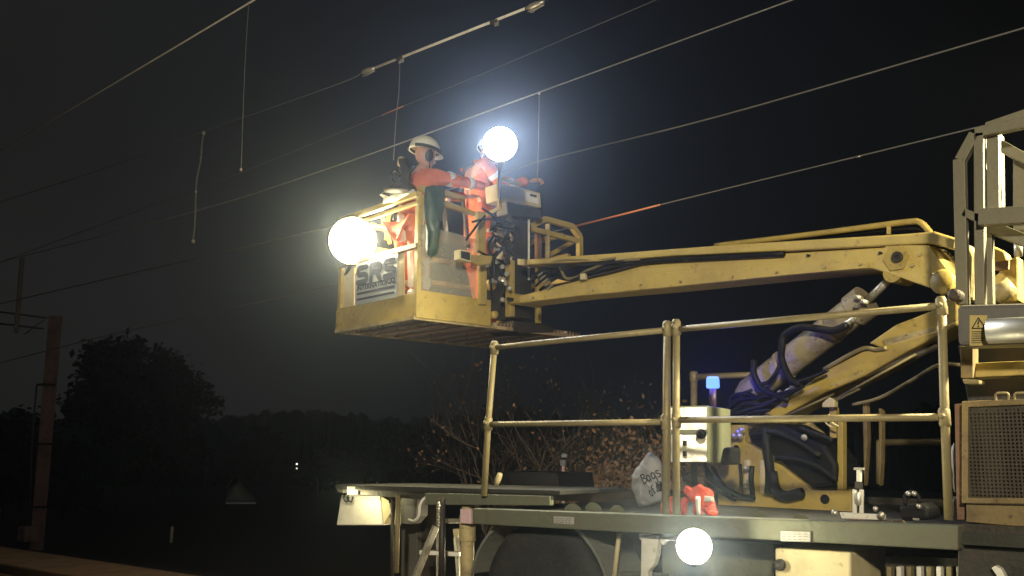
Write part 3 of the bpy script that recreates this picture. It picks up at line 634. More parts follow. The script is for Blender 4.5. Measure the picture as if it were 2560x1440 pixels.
tube_part([P(1086, 1243, 4.8), P(1062, 1245, 4.78), P(1050, 1262, 4.76), P(1047, 1288, 4.76), (P(1036, 1302, 4.77)), P(1022, 1298, 4.8)], .009, 'white_hose', 'white_metal', sp=True)
lad = MB().bar(P(1090, 1316, 4.85), P(1036, 1450, 4.75), .05, .025, (1, 0, 0)).build('ladder', M['alu'], truck, bevel=.003)
MB().bar(P(1141, 1345, 5.1), P(1149, 1450, 5.0), .04, .025, (1, 0, 0)).build('stile', M['alu'], lad, bevel=.003)
for x0, y0, x1, y1, Y in ((1050, 1380, 1150, 1385, 4.82), (1112, 1302, 1150, 1302, 4.9)): MB().bar(P(x0, y0, Y), P(x1, y1, Y + .15), .06, .03).build('step', M['alu'], lad, bevel=.003)
tube_part([P(1106, 1246, 4.72), P(1104, 1470, 4.72)], .022, 'leg_post', 'darksteel')
ch = MB()
for i in range(9): ch.ball(P(1097 + (i % 2), 1258 + i * 7, 4.69), .009, 8, 6, (1, 1, 1.5))
ch.build('chain', M['alu'], truck, True)
ram = MB().lathe(P(1167, 1470, 4.82), (0, 0, 1), [(.045, 0), (.045, .30), (.055, .30), (.055, .46), (.04, .46), (.04, .52)], 20).build('leg_ram', M['yellow2'], truck)
yprism('ram_cover', [(1150, 1272), (1175, 1272), (1176, 1310), (1150, 1308)], 4.72, .04, 'mast', ram)
for q in ([(1226, 1315), (1236, 1315), (1234, 1352), (1222, 1378), (1218, 1376), (1220, 1330)], [(1246, 1310), (1256, 1310), (1254, 1345), (1243, 1355)], [(1131, 1322), (1147, 1322), (1145, 1345), (1135, 1350)], [(1262, 1326), (1275, 1324), (1270, 1340), (1260, 1345)]):
    yprism('spring_shackle', q, 5.1, .05, 'cream')
MB().lathe(P(1240, 1212, 5.2), P(1253, 1178, 5.2) - P(1240, 1212, 5.2), [(.018, 0), (.022, .04), (.020, .08), (.014, .09)], 12).build('hand_lever', M['cream'], truck, True)
yprism('battery_box', [(1257, 1178), (1392, 1182), (1398, 1226), (1252, 1224)], 6.3, .5, 'black', rd)
ul = yprism('assumed_under_lamp', [(1300, 1400), (1330, 1400), (1330, 1430), (1300, 1430)], 5.75, .05, 'darksteel')  # assumed lamp, added out of sight to light the shackles and ladder steps
point('assumed_under_light', P(1290, 1405, 5.6), 26, (1, .86, .55), .04, ul)
# right end: guard cage, cross beam, screen
def C(x, y, o=0): return P(x, y, 4.95 - o)
def cbar(name, a_, b_, w, d, m='cage', o=0, oo=None):
    return MB().bar(C(*a_, o), C(*b_, o if oo is None else oo), w, d, (0, 1, 0)).build(name, M[m], cg, bevel=.003)
cg = MB().bar(C(2400, 400), C(2408, 762), .055, .05, (0, 1, 0)).build('guard_cage', M['cage'], truck, bevel=.003)
for nm, a_, b_, w, d, o in (('cage_brace', (2402, 402), (2438, 336), .05, .05, 0), ('cage_post', (2449, 334), (2452, 762), .045, .05, 0), ('cage_post', (2484, 322), (2486, 545), .055, .05, -.05),
                            ('cage_rail', (2410, 532), (2455, 550), .04, .05, 0), ('cage_rail', (2440, 334), (2600, 300), .05, .05, 0), ('cage_rail', (2470, 325), (2640, 268), .07, .05, -.1),
                            ('cage_post', (2462, 350), (2464, 540), .02, .03, -.2), ('cage_post', (2473, 345), (2475, 540), .025, .03, -.35), ('cage_post', (2499, 340), (2502, 535), .03, .06, -.3),
                            ('cage_brace', (2501, 364), (2640, 440), .05, .06, -.2), ('cage_post', (2552, 398), (2552, 620), .06, .05, -.25), ('cage_cross_rail', (2450, 545), (2640, 535), .08, .07, .05),
                            ('cage_post', (2468, 560), (2472, 762), .05, .05, -.1), ('cage_brace', (2470, 566), (2640, 632), .06, .06, -.1)):
    cbar(nm, a_, b_, w, d, 'cage', o)
arm_ = MB().hexa(quadP(C, [(2482, 614), (2512, 628), (2520, 650), (2545, 640), (2548, 752), (2484, 754), (2484, 690), (2500, 680), (2478, 655)], -.45), (0, .12, 0)).build('boom_link', M['yellow'], truck, bevel=.01)
MB().tube([C(2488, 742, -.3), C(2532, 712, -.3)], .045, 16).build('link_cylinder', M['galv'], arm_, True)
MB().hexa(quadP(C, [(2488, 655), (2522, 650), (2520, 672), (2486, 676)], -.40), (0, .03, 0)).build('link_band', M['rust'], arm_)
MB().tube([C(2546, 600, -.2), C(2546, 640, -.2)], .02).build('link_pin', M['alu'], arm_, True)
MB().hexa([C(2404, 610, -.6), C(2428, 612, -.6), C(2440, 640, -.6), C(2436, 752, -.6), C(2404, 752, -.6)], (0, .1, 0)).build('boom_knuckle', M['yellow2'], truck, bevel=.02)
cbm = MB().hexa([P(2392, 762, 4.6), P(2760, 752, 4.6), P(2760, 852, 4.6), P(2394, 864, 4.6)], (0, .2, 0)).build('cross_beam', M['grey'], truck, bevel=.02)
MB().tube([P(2470, 828, 4.56), P(2780, 815, 4.56)], .055, 18).build('roller_tube', M['alu'], cbm, True)
stk = MB().hexa([P(2424, 788, 4.596), P(2468, 788, 4.596), P(2468, 864, 4.596), P(2424, 864, 4.596)], (0, .003, 0)).build('warning_sticker', M['warn'], cbm)
tr_ = MB(); tri = [(2446, 794), (2464, 820), (2430, 821)]
for i in range(3):
    a_, b_ = tri[i], tri[(i + 1) % 3]; tr_.bar(P(*a_, 4.593), P(*b_, 4.593), .004, .004, (0, 1, 0))
tr_.bar(P(2447, 801, 4.593), P(2445, 811, 4.593), .005, .004, (0, 1, 0)); tr_.bar(P(2446, 814, 4.593), P(2446, 817, 4.593), .005, .004, (0, 1, 0))
for k in range(6): tr_.bar(P(2429, 829 + k * 5.5, 4.593), P(2461 - (k % 3) * 4, 829 + k * 5.5, 4.593), .003, .002, (0, 1, 0))
tr_.build('warning_print', M['ink'], stk)
MB().lathe(P(2388, 738, 4.75), (0, -1, 0), [(.03, -.05), (.03, .02), (.02, .03)], 16).build('beam_bolt', M['darksteel'], cbm)
yprism('chassis_rail', [(2430, 908), (2700, 895), (2700, 930), (2430, 944)], 4.9, .15, 'yellow'); yprism('chassis_rail', [(2400, 865), (2432, 866), (2432, 945), (2402, 945)], 4.85, .1, 'yellow3')
yprism('step_plate', [(2405, 948), (2448, 950), (2448, 960), (2410, 960)], 4.8, .1, 'galv')
yprism('chassis_side', [(2395, 864), (2700, 855), (2700, 1010), (2420, 1005)], 5.2, .05, 'darksteel')
scn = yprism('screen_frame', [(2404, 1003), (2700, 992), (2700, 1006), (2420, 1018), (2420, 1244), (2700, 1246), (2700, 1262), (2404, 1258)], 4.78, .05, 'yellow3')
MB().hexa([P(2420, 1018, 4.80), P(2700, 1006, 4.80), P(2700, 1246, 4.80), P(2420, 1244, 4.80)], (0, .003, 0)).build('mesh_screen', M['mesh'], scn)
yprism('screen_backing', [(2420, 1018), (2700, 1006), (2700, 1246), (2420, 1244)], 5.0, .02, 'darksteel', scn)
for x in (2490, 2537): MB().tube(spline([P(x, 1005, 4.79), P(x, 986, 4.79), P(x + 14, 983, 4.79), P(x + 30, 985, 4.79), P(x + 30, 1003, 4.79)], 4), .006, 8).build('grab_handle', M['galv'], scn, True)
yprism('screen_sill', [(2415, 1262), (2700, 1268), (2700, 1330), (2415, 1305)], 4.8, .2, 'yellow3')
yprism('side_post', [(2386, 1010), (2404, 1008), (2412, 1300), (2392, 1300)], 4.85, .06, 'rust')
yprism('wing_box', [(2395, 1310), (2700, 1322), (2700, 1600), (2395, 1580)], 4.75, .3, 'darksteel')
# lamps on the truck
l1p = bL(882, 602, .05)
L1 = work_lamp(truck, l1p, EYE - l1p, .225, 270, (1, .86, .50), 2.6, True, 0)
point('lamp_light', l1p + bn * .26 - bu * .02 + V((0, 0, .14)), 95, (1, .80, .48), .12, L1)
L2 = work_lamp(truck, PD(1250, 360, 7.45), EYE - PD(1250, 360, 7.45), .135, 300, (.86, .91, 1), 12, True, 6)
MB().tube([PD(1250, 395, 7.5), bR(1249, 500, .12)], .016).build('lamp_pole', M['darksteel'], L2, True)
MB().tube([l1p - V((0, 0, .2)), bL(862, 690, -.05)], .016).build('lamp_pole', M['darksteel'], L1, True)
L3 = work_lamp(truck, PD(1735, 1366, 4.75), EYE - PD(1735, 1366, 4.75), .088, 90, (1, .93, .62), 9, True, 36)
# assumed floodlight added unseen at the truck's cab end, brightening the guard cage
cl = V((.45, 5.75, 3.6)); assumed_flood = work_lamp(truck, cl, V((-1.5, -.4, -.9)), .12, 0, WARM, 20, False)  # shared work lamp housing, here carrying the added floodlight
spot('assumed_flood_light', cl + V((-.16, -.04, -.09)), V((-1.25, 5.05, 2.9)), 1900, (1, .88, .52), 64, .08, assumed_flood)
MB().tube([cl - V((0, 0, .15)), V((.45, 5.75, 1.2))], .03).build('lamp_pole', M['galv'], assumed_flood, True)  # added pole holding up the assumed floodlight

# assumed lighting tower, added out of view to light the boom and basket
twp = V((3.2, -5.2, 0))
tower = empty('assumed_lighting_tower', twp, 'assumed lighting tower on a short mast, added unseen behind the viewer', 'lamp')
MB().tube([twp, twp + V((0, 0, 4.4))], .05).build('mast', M['galv'], tower, True)
for t_ in (0, 2.09, 4.19): MB().tube([twp + V((0, 0, .9)), twp + V((math.cos(t_), math.sin(t_), 0))], .03).build('leg', M['galv'], tower, True)
tl = twp + V((0, 0, 4.5)); hd = MB().box(tl, (.7, .2, .35)).build('lamp_head', M['darksteel'], tower, bevel=.02)
spot('assumed_tower_light', tl + V((-.1, .25, 0)), V((-4.0, 7.0, 3.5)), 5300, (1, .88, .64), 56, .22, tower, 1.0)

# ------------------------------------------------------------------ soft shapes
def puffy(pts, nrm, th, rings=4, nz=.01, seed=0, nsc=9, bulge=1.0):
    """closed cushion-like solid on outline pts (3D), thickness th along nrm"""
    nrm = V(nrm).normalized(); n0 = len(pts); q = []
    for i in range(n0):
        a_, b_ = V(pts[i]), V(pts[(i + 1) % n0])
        for j in range(4): q.append(a_.lerp(b_, j / 4))
    c = sum(q, V()) / len(q); n = len(q); vs = []; fs = []
    for sgn in (1, -1):
        for k in range(rings):
            t = 1 - k / rings; h_ = math.sqrt(max(0, 1 - t ** 2)) * th / 2 * bulge if k else 0
            if sgn == -1 and k == 0: continue
            for a_ in q:
                p_ = c + (a_ - c) * t; nn = noise.noise_vector(p_ * nsc + V((seed, 0, sgn))) * nz
                vs.append(p_ + nrm * h_ * sgn + nn)
        vs.append(c + nrm * th / 2 * sgn)
    def ring(s_, k):
        if k == 0: return 0
        return (k * n) if s_ == 1 else (rings * n + 1 + (k - 1) * n)
    for s_ in (1, -1):
        for k in range(rings - 1):
            a0, b0 = ring(s_, k), ring(s_, k + 1)
            for i in range(n): fs.append((a0 + i, a0 + (i + 1) % n, b0 + (i + 1) % n, b0 + i))
        b0 = ring(s_, rings - 1); ce = rings * n if s_ == 1 else len(vs) - 1
        for i in range(n): fs.append((b0 + i, b0 + (i + 1) % n, ce))
    return MB().add(vs, fs)
def sub(o, l=1):
    m_ = o.modifiers.new('sub', 'SUBSURF'); m_.levels = l; m_.render_levels = l; return o

# sack with handwriting
Ys = 5.35
sk_pts = [(1582, 1190), (1588, 1178), (1600, 1162), (1610, 1143), (1620, 1130), (1632, 1130), (1645, 1142), (1656, 1160), (1664, 1185), (1668, 1225), (1660, 1252), (1640, 1258), (1610, 1270), (1598, 1268), (1588, 1245), (1582, 1218)]
sack = puffy([P(x, y, Ys) for x, y in sk_pts], (0, -1, 0), .15, 10, .012, 3, 26, .9).build('sack', M['sack'], None, True)
tag(sack, 'crumpled pale grey sack with black handwriting standing on the deck edge', 'sack')
LET = {'B': [[(0, 0), (0, 1)], [(0, 1), (.5, .95), (.55, .75), (.1, .55)], [(.1, .55), (.6, .45), (.6, .1), (0, 0)]], 'a': [[(.5, .6), (.2, .65), (0, .35), (.15, .02), (.5, .2)], [(.52, .65), (.52, .1), (.62, 0)]],
       'g': [[(.5, .6), (.2, .65), (0, .35), (.15, .05), (.5, .2)], [(.52, .62), (.55, -.3), (.3, -.45), (.05, -.3)]], 's': [[(.5, .6), (.2, .68), (.08, .48), (.45, .25), (.35, 0), (0, .05)]],
       'o': [[(.3, .65), (.02, .4), (.1, .05), (.4, 0), (.55, .3), (.3, .65)]], 'f': [[(.55, .95), (.3, .95), (.25, .7), (.25, 0)], [(0, .55), (.5, .58)]], 'M': [[(0, 0), (.1, 1), (.4, .4), (.7, 1), (.8, 0)]]}
def hand(word, x0, y0, dx, dy, hpx, parent):
    xa_ = (P(x0 + dx, y0 + dy, Ys - .125) - P(x0, y0, Ys - .125)).normalized(); ya_ = V((0, 0, 1)) - xa_ * xa_.z; ya_.normalize()
    s_ = hpx / 2400 * 6.3; x = 0; mb = MB()
    for c in word:
        if c == ' ': x += .5; continue
        mx = max(a_[0] for p_ in LET[c] for a_ in p_)
        for p_ in LET[c]:
            q = []
            for a_, b_ in p_:
                t_ = P(x0, y0, Ys - .125) + xa_ * (x + a_) * s_ * .66 + ya_ * b_ * s_
                q.append(t_)
            q = spline(q, 6)
            mb.tube(q, .0048, 6)
        x += mx + .22
    sw_ = mb.build('handwriting', M['ink'], parent)
    m_ = sw_.modifiers.new('w', 'SHRINKWRAP'); m_.target = parent; m_.wrap_method = 'PROJECT'; m_.use_project_y = True; m_.use_negative_direction = True; m_.use_positive_direction = True; m_.use_project_z = False; m_.offset = .002; m_.wrap_mode = 'ABOVE_SURFACE'
hand('Bags', 1598, 1211, 50, -29, 23, sack); hand('of Mo', 1612, 1241, 50, -30, 20, sack); 
# orange jacket lying on the deck edge
Yj = 4.95
jk = sub(puffy([P(x, y, Yj) for x, y in [(1706, 1228), (1716, 1212), (1732, 1219), (1748, 1210), (1772, 1217), (1784, 1232), (1787, 1262), (1797, 1284), (1790, 1294), (1766, 1288), (1748, 1296), (1734, 1286), (1736, 1258), (1724, 1240)]], (0, -1, 0), .13, 9, .017, 8, 30, .7).build('hi_vis_jacket', M['redorange'], None, True))
tag(jk, 'orange hi-vis jacket draped in a heap on the deck edge beside the sack', 'jacket')
puffy([P(x, y, Yj - .085) for x, y in [(1762, 1238), (1784, 1242), (1786, 1256), (1760, 1254)]], (0, -1, 0), .03, 3, .004).build('reflective_band', M['band'], jk, True)
puffy([P(x, y, Yj - .075) for x, y in [(1740, 1240), (1752, 1240), (1750, 1288), (1742, 1288)]], (0, -1, 0), .03, 3, .004).build('reflective_band', M['band'], jk, True)
for q in ([(1702, 1250), (1712, 1238), (1722, 1246), (1716, 1262), (1714, 1290), (1704, 1290)], [(1674, 1240), (1688, 1236), (1687, 1288), (1676, 1288)], [(1657, 1252), (1664, 1250), (1662, 1288), (1656, 1288)]):
    sub(puffy([P(x, y, Yj - .02) for x, y in q], (0, -1, 0), .06, 4, .006, 2).build('sleeve', M['redorange'], jk, True))
# lifting gauge: bar with two uprights, on a timber packer
Yg = 4.95
gz = empty('measuring_gauge', P(2145, 1296, Yg), 'white metal measuring gauge with twin uprights lying on timber packers', 'gauge')
MB().hexa([P(2098, 1281, Yg), P(2207, 1287, Yg), P(2207, 1300, Yg), P(2104, 1296, Yg)], (0, .05, 0)).build('bar', M['white_metal'], gz, bevel=.003)
for x in (2137, 2154): MB().bar(P(x, 1224, Yg), P(x, 1284, Yg), .014, .02).build('upright', M['white_metal'], gz, bevel=.002)
MB().lathe(P(2146, 1247, Yg), (0, 0, 1), [(.012, -.035), (.02, -.02), (.02, .03), (.012, .04)], 12).build('spindle', M['alu'], gz, True)
MB().tube([P(2147, 1222, Yg), P(2147, 1205, Yg)], .02).build('clamp', M['darksteel'], gz); MB().bar(P(2148, 1204, Yg), P(2148, 1174, Yg), .02, .02).build('head', M['white_metal'], gz); MB().bar(P(2136, 1172, Yg), P(2160, 1172, Yg), .02, .012).build('cross_head', M['alu'], gz)
for x, y in ((2087, 1282), (2203, 1288)): MB().ball(P(x, y, Yg - .02), .018, 12, 8).build('end_knob', M['alu'], gz, True)
for i, (x0, x1, m_, l_) in enumerate(((2102, 2146, 'rust', 'reddish timber packer under the white gauge'), (2148, 2232, 'bark', 'longer dark brown timber packer beneath the gauge end'))):
    tag(MB().hexa([P(x0, 1301, Yg), P(x1, 1302, Yg), P(x1, 1320, Yg), P(x0, 1318, Yg)], (0, .15, 0)).build('timber_packer', M[m_], None, bevel=.005), l_, 'timber', 'timber packers on the deck')
# small petrol saw-like machine, black
Ym = 5.1
mc = empty('power_tool', P(2290, 1300, Ym), 'black petrol power tool with tubular handle beside the white gauge', 'power tool')
MB().hexa([P(2245, 1262, Ym), P(2300, 1258, Ym), P(2322, 1270, Ym), (P(2324, 1300, Ym)), P(2250, 1304, Ym)], (0, .2, 0)).build('engine', M['black'], mc, bevel=.02)
MB().tube(spline([P(2262, 1262, Ym), P(2266, 1236, Ym), P(2290, 1232, Ym), P(2302, 1258, Ym)], 5), .012, 8).build('handle', M['black'], mc, True)
for x, y in ((2271, 1234), (2286, 1234), (2189, 1272), (2298, 1266)): MB().ball(P(x, y, Ym - .02), .014, 10, 6).build('bolt_head', M['alu'], mc, True)
MB().hexa([P(2281, 1295, Ym - .01), P(2298, 1296, Ym - .01), P(2297, 1301, Ym - .01), P(2283, 1300, Ym - .01)], (0, .01, 0)).build('blade_guard', M['alu'], mc)
MB().tube(spline([P(x, y, Ym) for x, y in [(2175, 1322), (2220, 1318), (2252, 1302), (2270, 1312), (2290, 1318), (2330, 1318)]], 5), .006, 8).build('lead', M['galv'], mc, True)
for i, (x, y) in enumerate(((1430, 1268), (1482, 1267), (1540, 1274), (1905, 1290), (2000, 1296))):
    tag(sub(puffy([P(x - 24, y + 6, 4.9), P(x - 10, y - 5, 4.9), P(x + 12, y - 4, 4.9), P(x + 26, y + 6, 4.9), P(x, y + 9, 4.9)], (0, 0, 1), .05, 3, .01, i).build('rope_heap', M['deck'], None, True)),
        ['small dark heap of sheeting above the number plate', 'dark crumpled sheet with a shiny fold on the deck', 'low dark cloth heap in front of the sack', 'flattened green cloth beside the turret foot', 'crumpled dark sheet between turret and gauge'][i], 'cloth', 'cloth heaps along the deck edge')
tag(sub(puffy([P(x, y, 4.95) for x, y in [(2378, 1110), (2388, 1095), (2393, 1150), (2390, 1175), (2396, 1200), (2390, 1240), (2382, 1235), (2384, 1190), (2378, 1160)]], (0, -1, 0), .04, 3, .006).build('cloth_strip', M['sack'], None, True)), 'white cloth strip hanging behind the last handrail post', 'cloth')
tag(MB().hexa([P(2378, 1242, 4.95), P(2421, 1243, 4.95), P(2422, 1288, 4.95), P(2378, 1288, 4.95)], (0, .2, 0)).build('plastic_tub', M['sack'], None, bevel=.012), 'pale plastic tub at the foot of the last handrail post', 'tub')

# ------------------------------------------------------------------ things hanging in the basket
gb = sub(puffy([bR(x, y, .05) for x, y in [(1062, 458), (1085, 456), (1112, 462), (1111, 500), (1104, 540), (1094, 575), (1093, 620), (1090, 645), (1076, 652), (1067, 640), (1068, 590), (1063, 540), (1060, 500)]], -bu, .12, 5, .014, 4, 12).build('tool_sleeve', M['green'], None, True))
tag(gb, 'long dark green canvas tool sleeve hung over the basket corner', 'tool bag')
def film(px, o, lab, pl=bR):
    pts = []
    for x, y, w_ in px: pts.append((x - w_ / 2, y))
    for x, y, w_ in reversed(px): pts.append((x + w_ / 2, y))
    f_ = sub(puffy([pl(x, y, o) for x, y in pts], -bu if pl is bR else -bn, .04, 3, .012, random.random() * 9, 20).build('plastic_strip', M['film'], None, True))
    tag(f_, lab, 'plastic strip', 'clear plastic strips hanging inside the basket'); return f_
film([(1027, 500, 14), (1022, 560, 14), (1030, 610, 12), (1026, 680, 14), (1028, 735, 14)], -.15, 'bright crumpled plastic strip beside the lamp-lit basket corner', bL)
film([(1058, 500, 9), (1054, 560, 8), (1057, 620, 7)], -.06, 'thin shining plastic strip left of the green tool sleeve')
film([(1068, 640, 12), (1066, 700, 15), (1066, 726, 24)], -.03, 'clear plastic strip below the green tool sleeve')
film([(1108, 500, 7), (1113, 560, 8), (1120, 614, 7)], -.2, 'narrow plastic strip right of the green tool sleeve')
film([(1000, 505, 16), (1004, 560, 20), (1005, 610, 22)], -.1, 'wide glowing plastic strip nearest the round basket lamp', bL)
M['darkcanvas'] = mat('dark_canvas', (.035, .022, .02), .7, bump=.8, bsc=14)
tb_ = sub(puffy([bL(x, y, .0) for x, y in [(962, 478), (985, 462), (1010, 452), (1032, 462), (1037, 478), (1020, 488), (990, 492), (964, 488)]], -bn, .2, 5, .02, 6).build('tool_bag', M['darkcanvas'], None, True))
tag(tb_, 'dark open tool bag lying on the top rail behind the worker', 'tool bag')
tag(sub(puffy([bL(x, y, .0) for x, y in [(946, 486), (960, 478), (1000, 486), (1040, 470), (1044, 482), (1010, 500), (985, 512), (955, 515), (958, 496)]], -bn, .1, 4, .014, 9).build('rag', M['white_metal'], None, True)), 'pale cloth draped over the lamp-lit top rail', 'cloth')
oc = MB().hexa([bL(953, 484, .05), bL(984, 466, .05), bL(1000, 478, .05), bL(972, 492, .05)], bn * .16).build('open_case', M['darkcanvas'], None, bevel=.006)
tag(oc, 'small dark open case propped on the bright cloth at the basket rail', 'case')
pb = empty('pulley_block', bL(1008, 462, -.05), 'dark steel pulley block hooked up behind the worker in the basket', 'pulley')
MB().lathe(bL(1011, 424, -.05), (bn - bu * .3), [(.055, -.03), (.075, -.02), (.05, 0), (.075, .02), (.055, .03)], 20).build('sheave', M['darksteel'], pb, True)
MB().lathe(bL(1002, 404, -.05), (bn - bu * .3), [(.04, -.02), (.05, 0), (.04, .02)], 16).build('swivel', M['yellow2'], pb, True)
MB().hexa([bL(x, y, .0) for x, y in [(994, 396), (1012, 394), (1022, 430), (1014, 462), (998, 460), (1000, 430)]], bn * .03).build('side_cheek', M['darksteel'], pb, bevel=.01)
MB().tube(spline([bL(x, y, .02) for x, y in [(990, 460), (978, 440), (988, 425), (1000, 440)]], 5), .014, 8).build('rope_tail', M['darkcanvas'], pb, True)

# ------------------------------------------------------------------ people
def skin_mesh(J, E_, tol=None, lvl=2):
    """J: name -> (pos, radius); E_: edges; returns (verts, faces) of a skinned, smoothed surface"""
    names = list(J); me = bpy.data.meshes.new('sk'); me.from_pydata([J[n][0] for n in names], [(names.index(a_), names.index(b_)) for a_, b_ in E_], [])
    o = bpy.data.objects.new('sk', me); COL.objects.link(o)
    m_ = o.modifiers.new('s', 'SKIN'); m_.use_smooth_shade = True
    for i, n in enumerate(names):
        r = J[n][1]; r = r if isinstance(r, tuple) else (r, r); me.skin_vertices[0].data[i].radius = r
    me.skin_vertices[0].data[0].use_root = True
    if lvl: ss_ = o.modifiers.new('u', 'SUBSURF'); ss_.levels = lvl; ss_.render_levels = lvl
    bpy.context.view_layer.update(); ev = o.evaluated_get(bpy.context.evaluated_depsgraph_get()); m2 = bpy.data.meshes.new_from_object(ev)
    r = ([v.co.copy() for v in m2.vertices], [tuple(p_.vertices) for p_ in m2.polygons])
    bpy.data.objects.remove(o); bpy.data.meshes.remove(me); bpy.data.meshes.remove(m2); return r
def person(lab, base, F, S, J, headc, look, group=None):
    """J joints in world; F forward, S sideways; builds body, jacket, trousers, boots, helmet"""
    U = V((0, 0, 1)); root = empty('person', base, lab, 'person', group)
    # body: one remeshed surface with head, face and hands
    bd = MB(); d = J
    g = {'pel': (d['pel'], .13), 'spi': (d['pel'].lerp(d['che'], .5), .12), 'che': (d['che'], .14), 'nek': (d['nek'], .058), 'hdb': (headc - U * .06, .062)}
    ed = [('pel', 'spi'), ('spi', 'che'), ('che', 'nek'), ('nek', 'hdb')]
    for s in 'LR':
        g['sh' + s] = (d['sh' + s], .062); g['el' + s] = (d['el' + s], .044); g['wr' + s] = (d['wr' + s], .03); g['hi' + s] = (d['hi' + s], .09); g['kn' + s] = (d['kn' + s], .06); g['an' + s] = (d['an' + s], .042)
        ed += [('che', 'sh' + s), ('sh' + s, 'el' + s), ('el' + s, 'wr' + s), ('pel', 'hi' + s), ('hi' + s, 'kn' + s), ('kn' + s, 'an' + s)]
    bd.add(*skin_mesh(g, ed, lvl=1))
    L = look.normalized(); SS = L.cross(U).normalized(); UU = SS.cross(L); MR = Matrix((L, SS, UU)).transposed()
    def hp(x, y, z): return headc + MR @ V((x, y, z))
    bd.ball(hp(0, 0, .03), .1, 20, 14, (.98, .78, 1.08), MR); bd.ball(hp(.025, 0, -.045), .07, 16, 10, (.95, .82, .95), MR)
    bd.ball(hp(.055, 0, -.088), .026, 10, 8, (1, 1.1, .8), MR); bd.ball(hp(.104, 0, -.018), .014, 8, 6, (1.1, .9, 1.4), MR); bd.ball(hp(.094, 0, .005), .011, 8, 6, (1, .8, 2), MR)
    bd.ball(hp(.086, 0, -.052), .018, 10, 6, (.6, 1.5, .45), MR); bd.ball(hp(.086, 0, .026), .03, 10, 6, (.5, 1.9, .35), MR)
    for sg in (1, -1): bd.ball(hp(-.005, sg * .08, -.01), .022, 8, 6, (.7, .4, 1.3), MR); bd.ball(hp(.082, sg * .03, .008), .012, 8, 6, (.7, 1.1, .8), MR)
    for s in 'LR':
        w_ = d['wr' + s]; hd_ = (w_ - d['el' + s]).normalized(); sd = hd_.cross(U).normalized(); dn = sd.cross(hd_)
        pc = w_ + hd_ * .05; MH = Matrix((hd_, sd, dn)).transposed(); bd.ball(pc, .05, 12, 8, (1, .85, .42), MH)
        for i, (o_, ln) in enumerate(((-.032, .062), (-.011, .075), (.011, .07), (.032, .055))):
            a_ = pc + hd_ * .035 + sd * o_; bd.tube([a_, a_ + hd_ * ln * .5 - dn * .006, a_ + hd_ * ln * .8 - dn * .03, a_ + hd_ * ln * .75 - dn * .052], [.0105, .0098, .009, .0075], 8)
        tsd = -1 if s == 'L' else 1
        a_ = pc - hd_ * .015 + sd * .035 * tsd; bd.tube([a_, a_ + sd * .028 * tsd + hd_ * .025, a_ + sd * .025 * tsd + hd_ * .055 - dn * .018], [.014, .0115, .009], 8)
    body = bd.build('body', M['skin'], root, True, fix=False)
    rm = body.modifiers.new('r', 'REMESH'); rm.mode = 'VOXEL'; rm.voxel_size = .0075; rm.use_smooth_shade = True
    # jacket
    g = {'che': (d['che'], (.21, .155)), 'spi': (d['pel'].lerp(d['che'], .5), (.19, .15)), 'hem': (d['pel'] - U * .04, (.20, .165)), 'col': (d['nek'] - U * .02, .085)}
    ed = [('che', 'spi'), ('spi', 'hem'), ('che', 'col')]
    for s in 'LR':
        sh, el, wr = d['sh' + s], d['el' + s], d['wr' + s]
        g['sh' + s] = (sh, .082); g['ua' + s] = (sh.lerp(el, .5) - U * .01, .066); g['el' + s] = (el, .058); g['fa' + s] = (el.lerp(wr, .5) - U * .005, .052); g['wr' + s] = (el.lerp(wr, .95), .044)
        ed += [('che', 'sh' + s), ('sh' + s, 'ua' + s), ('ua' + s, 'el' + s), ('el' + s, 'fa' + s), ('fa' + s, 'wr' + s)]
    jm = MB(); vs, fs = skin_mesh(g, ed, lvl=2); vs = [v + noise.noise_vector(v * 11) * .016 + noise.noise_vector(v * 27) * .006 for v in vs]; jm.add(vs, fs)
    MB().tube(spline([d['shR'] + U * .085, d['che'] + F * .17 + U * .05, d['pel'] + F * .17 + U * .12], 5), .018, 8).build('harness_strap', M['strap'], root, True)
    MB().tube(spline([d['che'] - F * .1 + U * .16 - S * .1, d['che'] - F * .17, d['pel'] - F * .16 + S * .02], 5), .02, 8).build('harness_strap', M['strap'], root, True)
    jak = jm.build('jacket', M['orange'], root, True, fix=False)
    for s in 'LR':
        sh, el, wr = d['sh' + s], d['el' + s], d['wr' + s]
        for a_, b_, t_, r_ in ((sh, el, .6, .068), (el, wr, .3, .059)):
            q = a_.lerp(b_, t_); ax = (b_ - a_).normalized(); MB().lathe(q, ax, [(r_, -.026), (r_ * 1.03, -.012), (r_ * 1.02, .012), (r_ * .98, .026)], 20).build('reflective_band', M['band'], jak, True)
    g = {'pel': (d['pel'] + U * .02, (.17, .145))}; ed = []
    for s in 'LR':
        g['hi' + s] = (d['hi' + s], .12); g['th' + s] = (d['hi' + s].lerp(d['kn' + s], .5), .105); g['kn' + s] = (d['kn' + s], .088); g['ca' + s] = (d['kn' + s].lerp(d['an' + s], .5), .085); g['an' + s] = (d['an' + s] + U * .03, .08)
        ed += [('pel', 'hi' + s), ('hi' + s, 'th' + s), ('th' + s, 'kn' + s), ('kn' + s, 'ca' + s), ('ca' + s, 'an' + s)]
    vs, fs = skin_mesh(g, ed, lvl=2); vs = [v + noise.noise_vector(v * 12) * .014 for v in vs]
    tr = MB().add(vs, fs).build('trousers', M['orange'], root, True, fix=False)
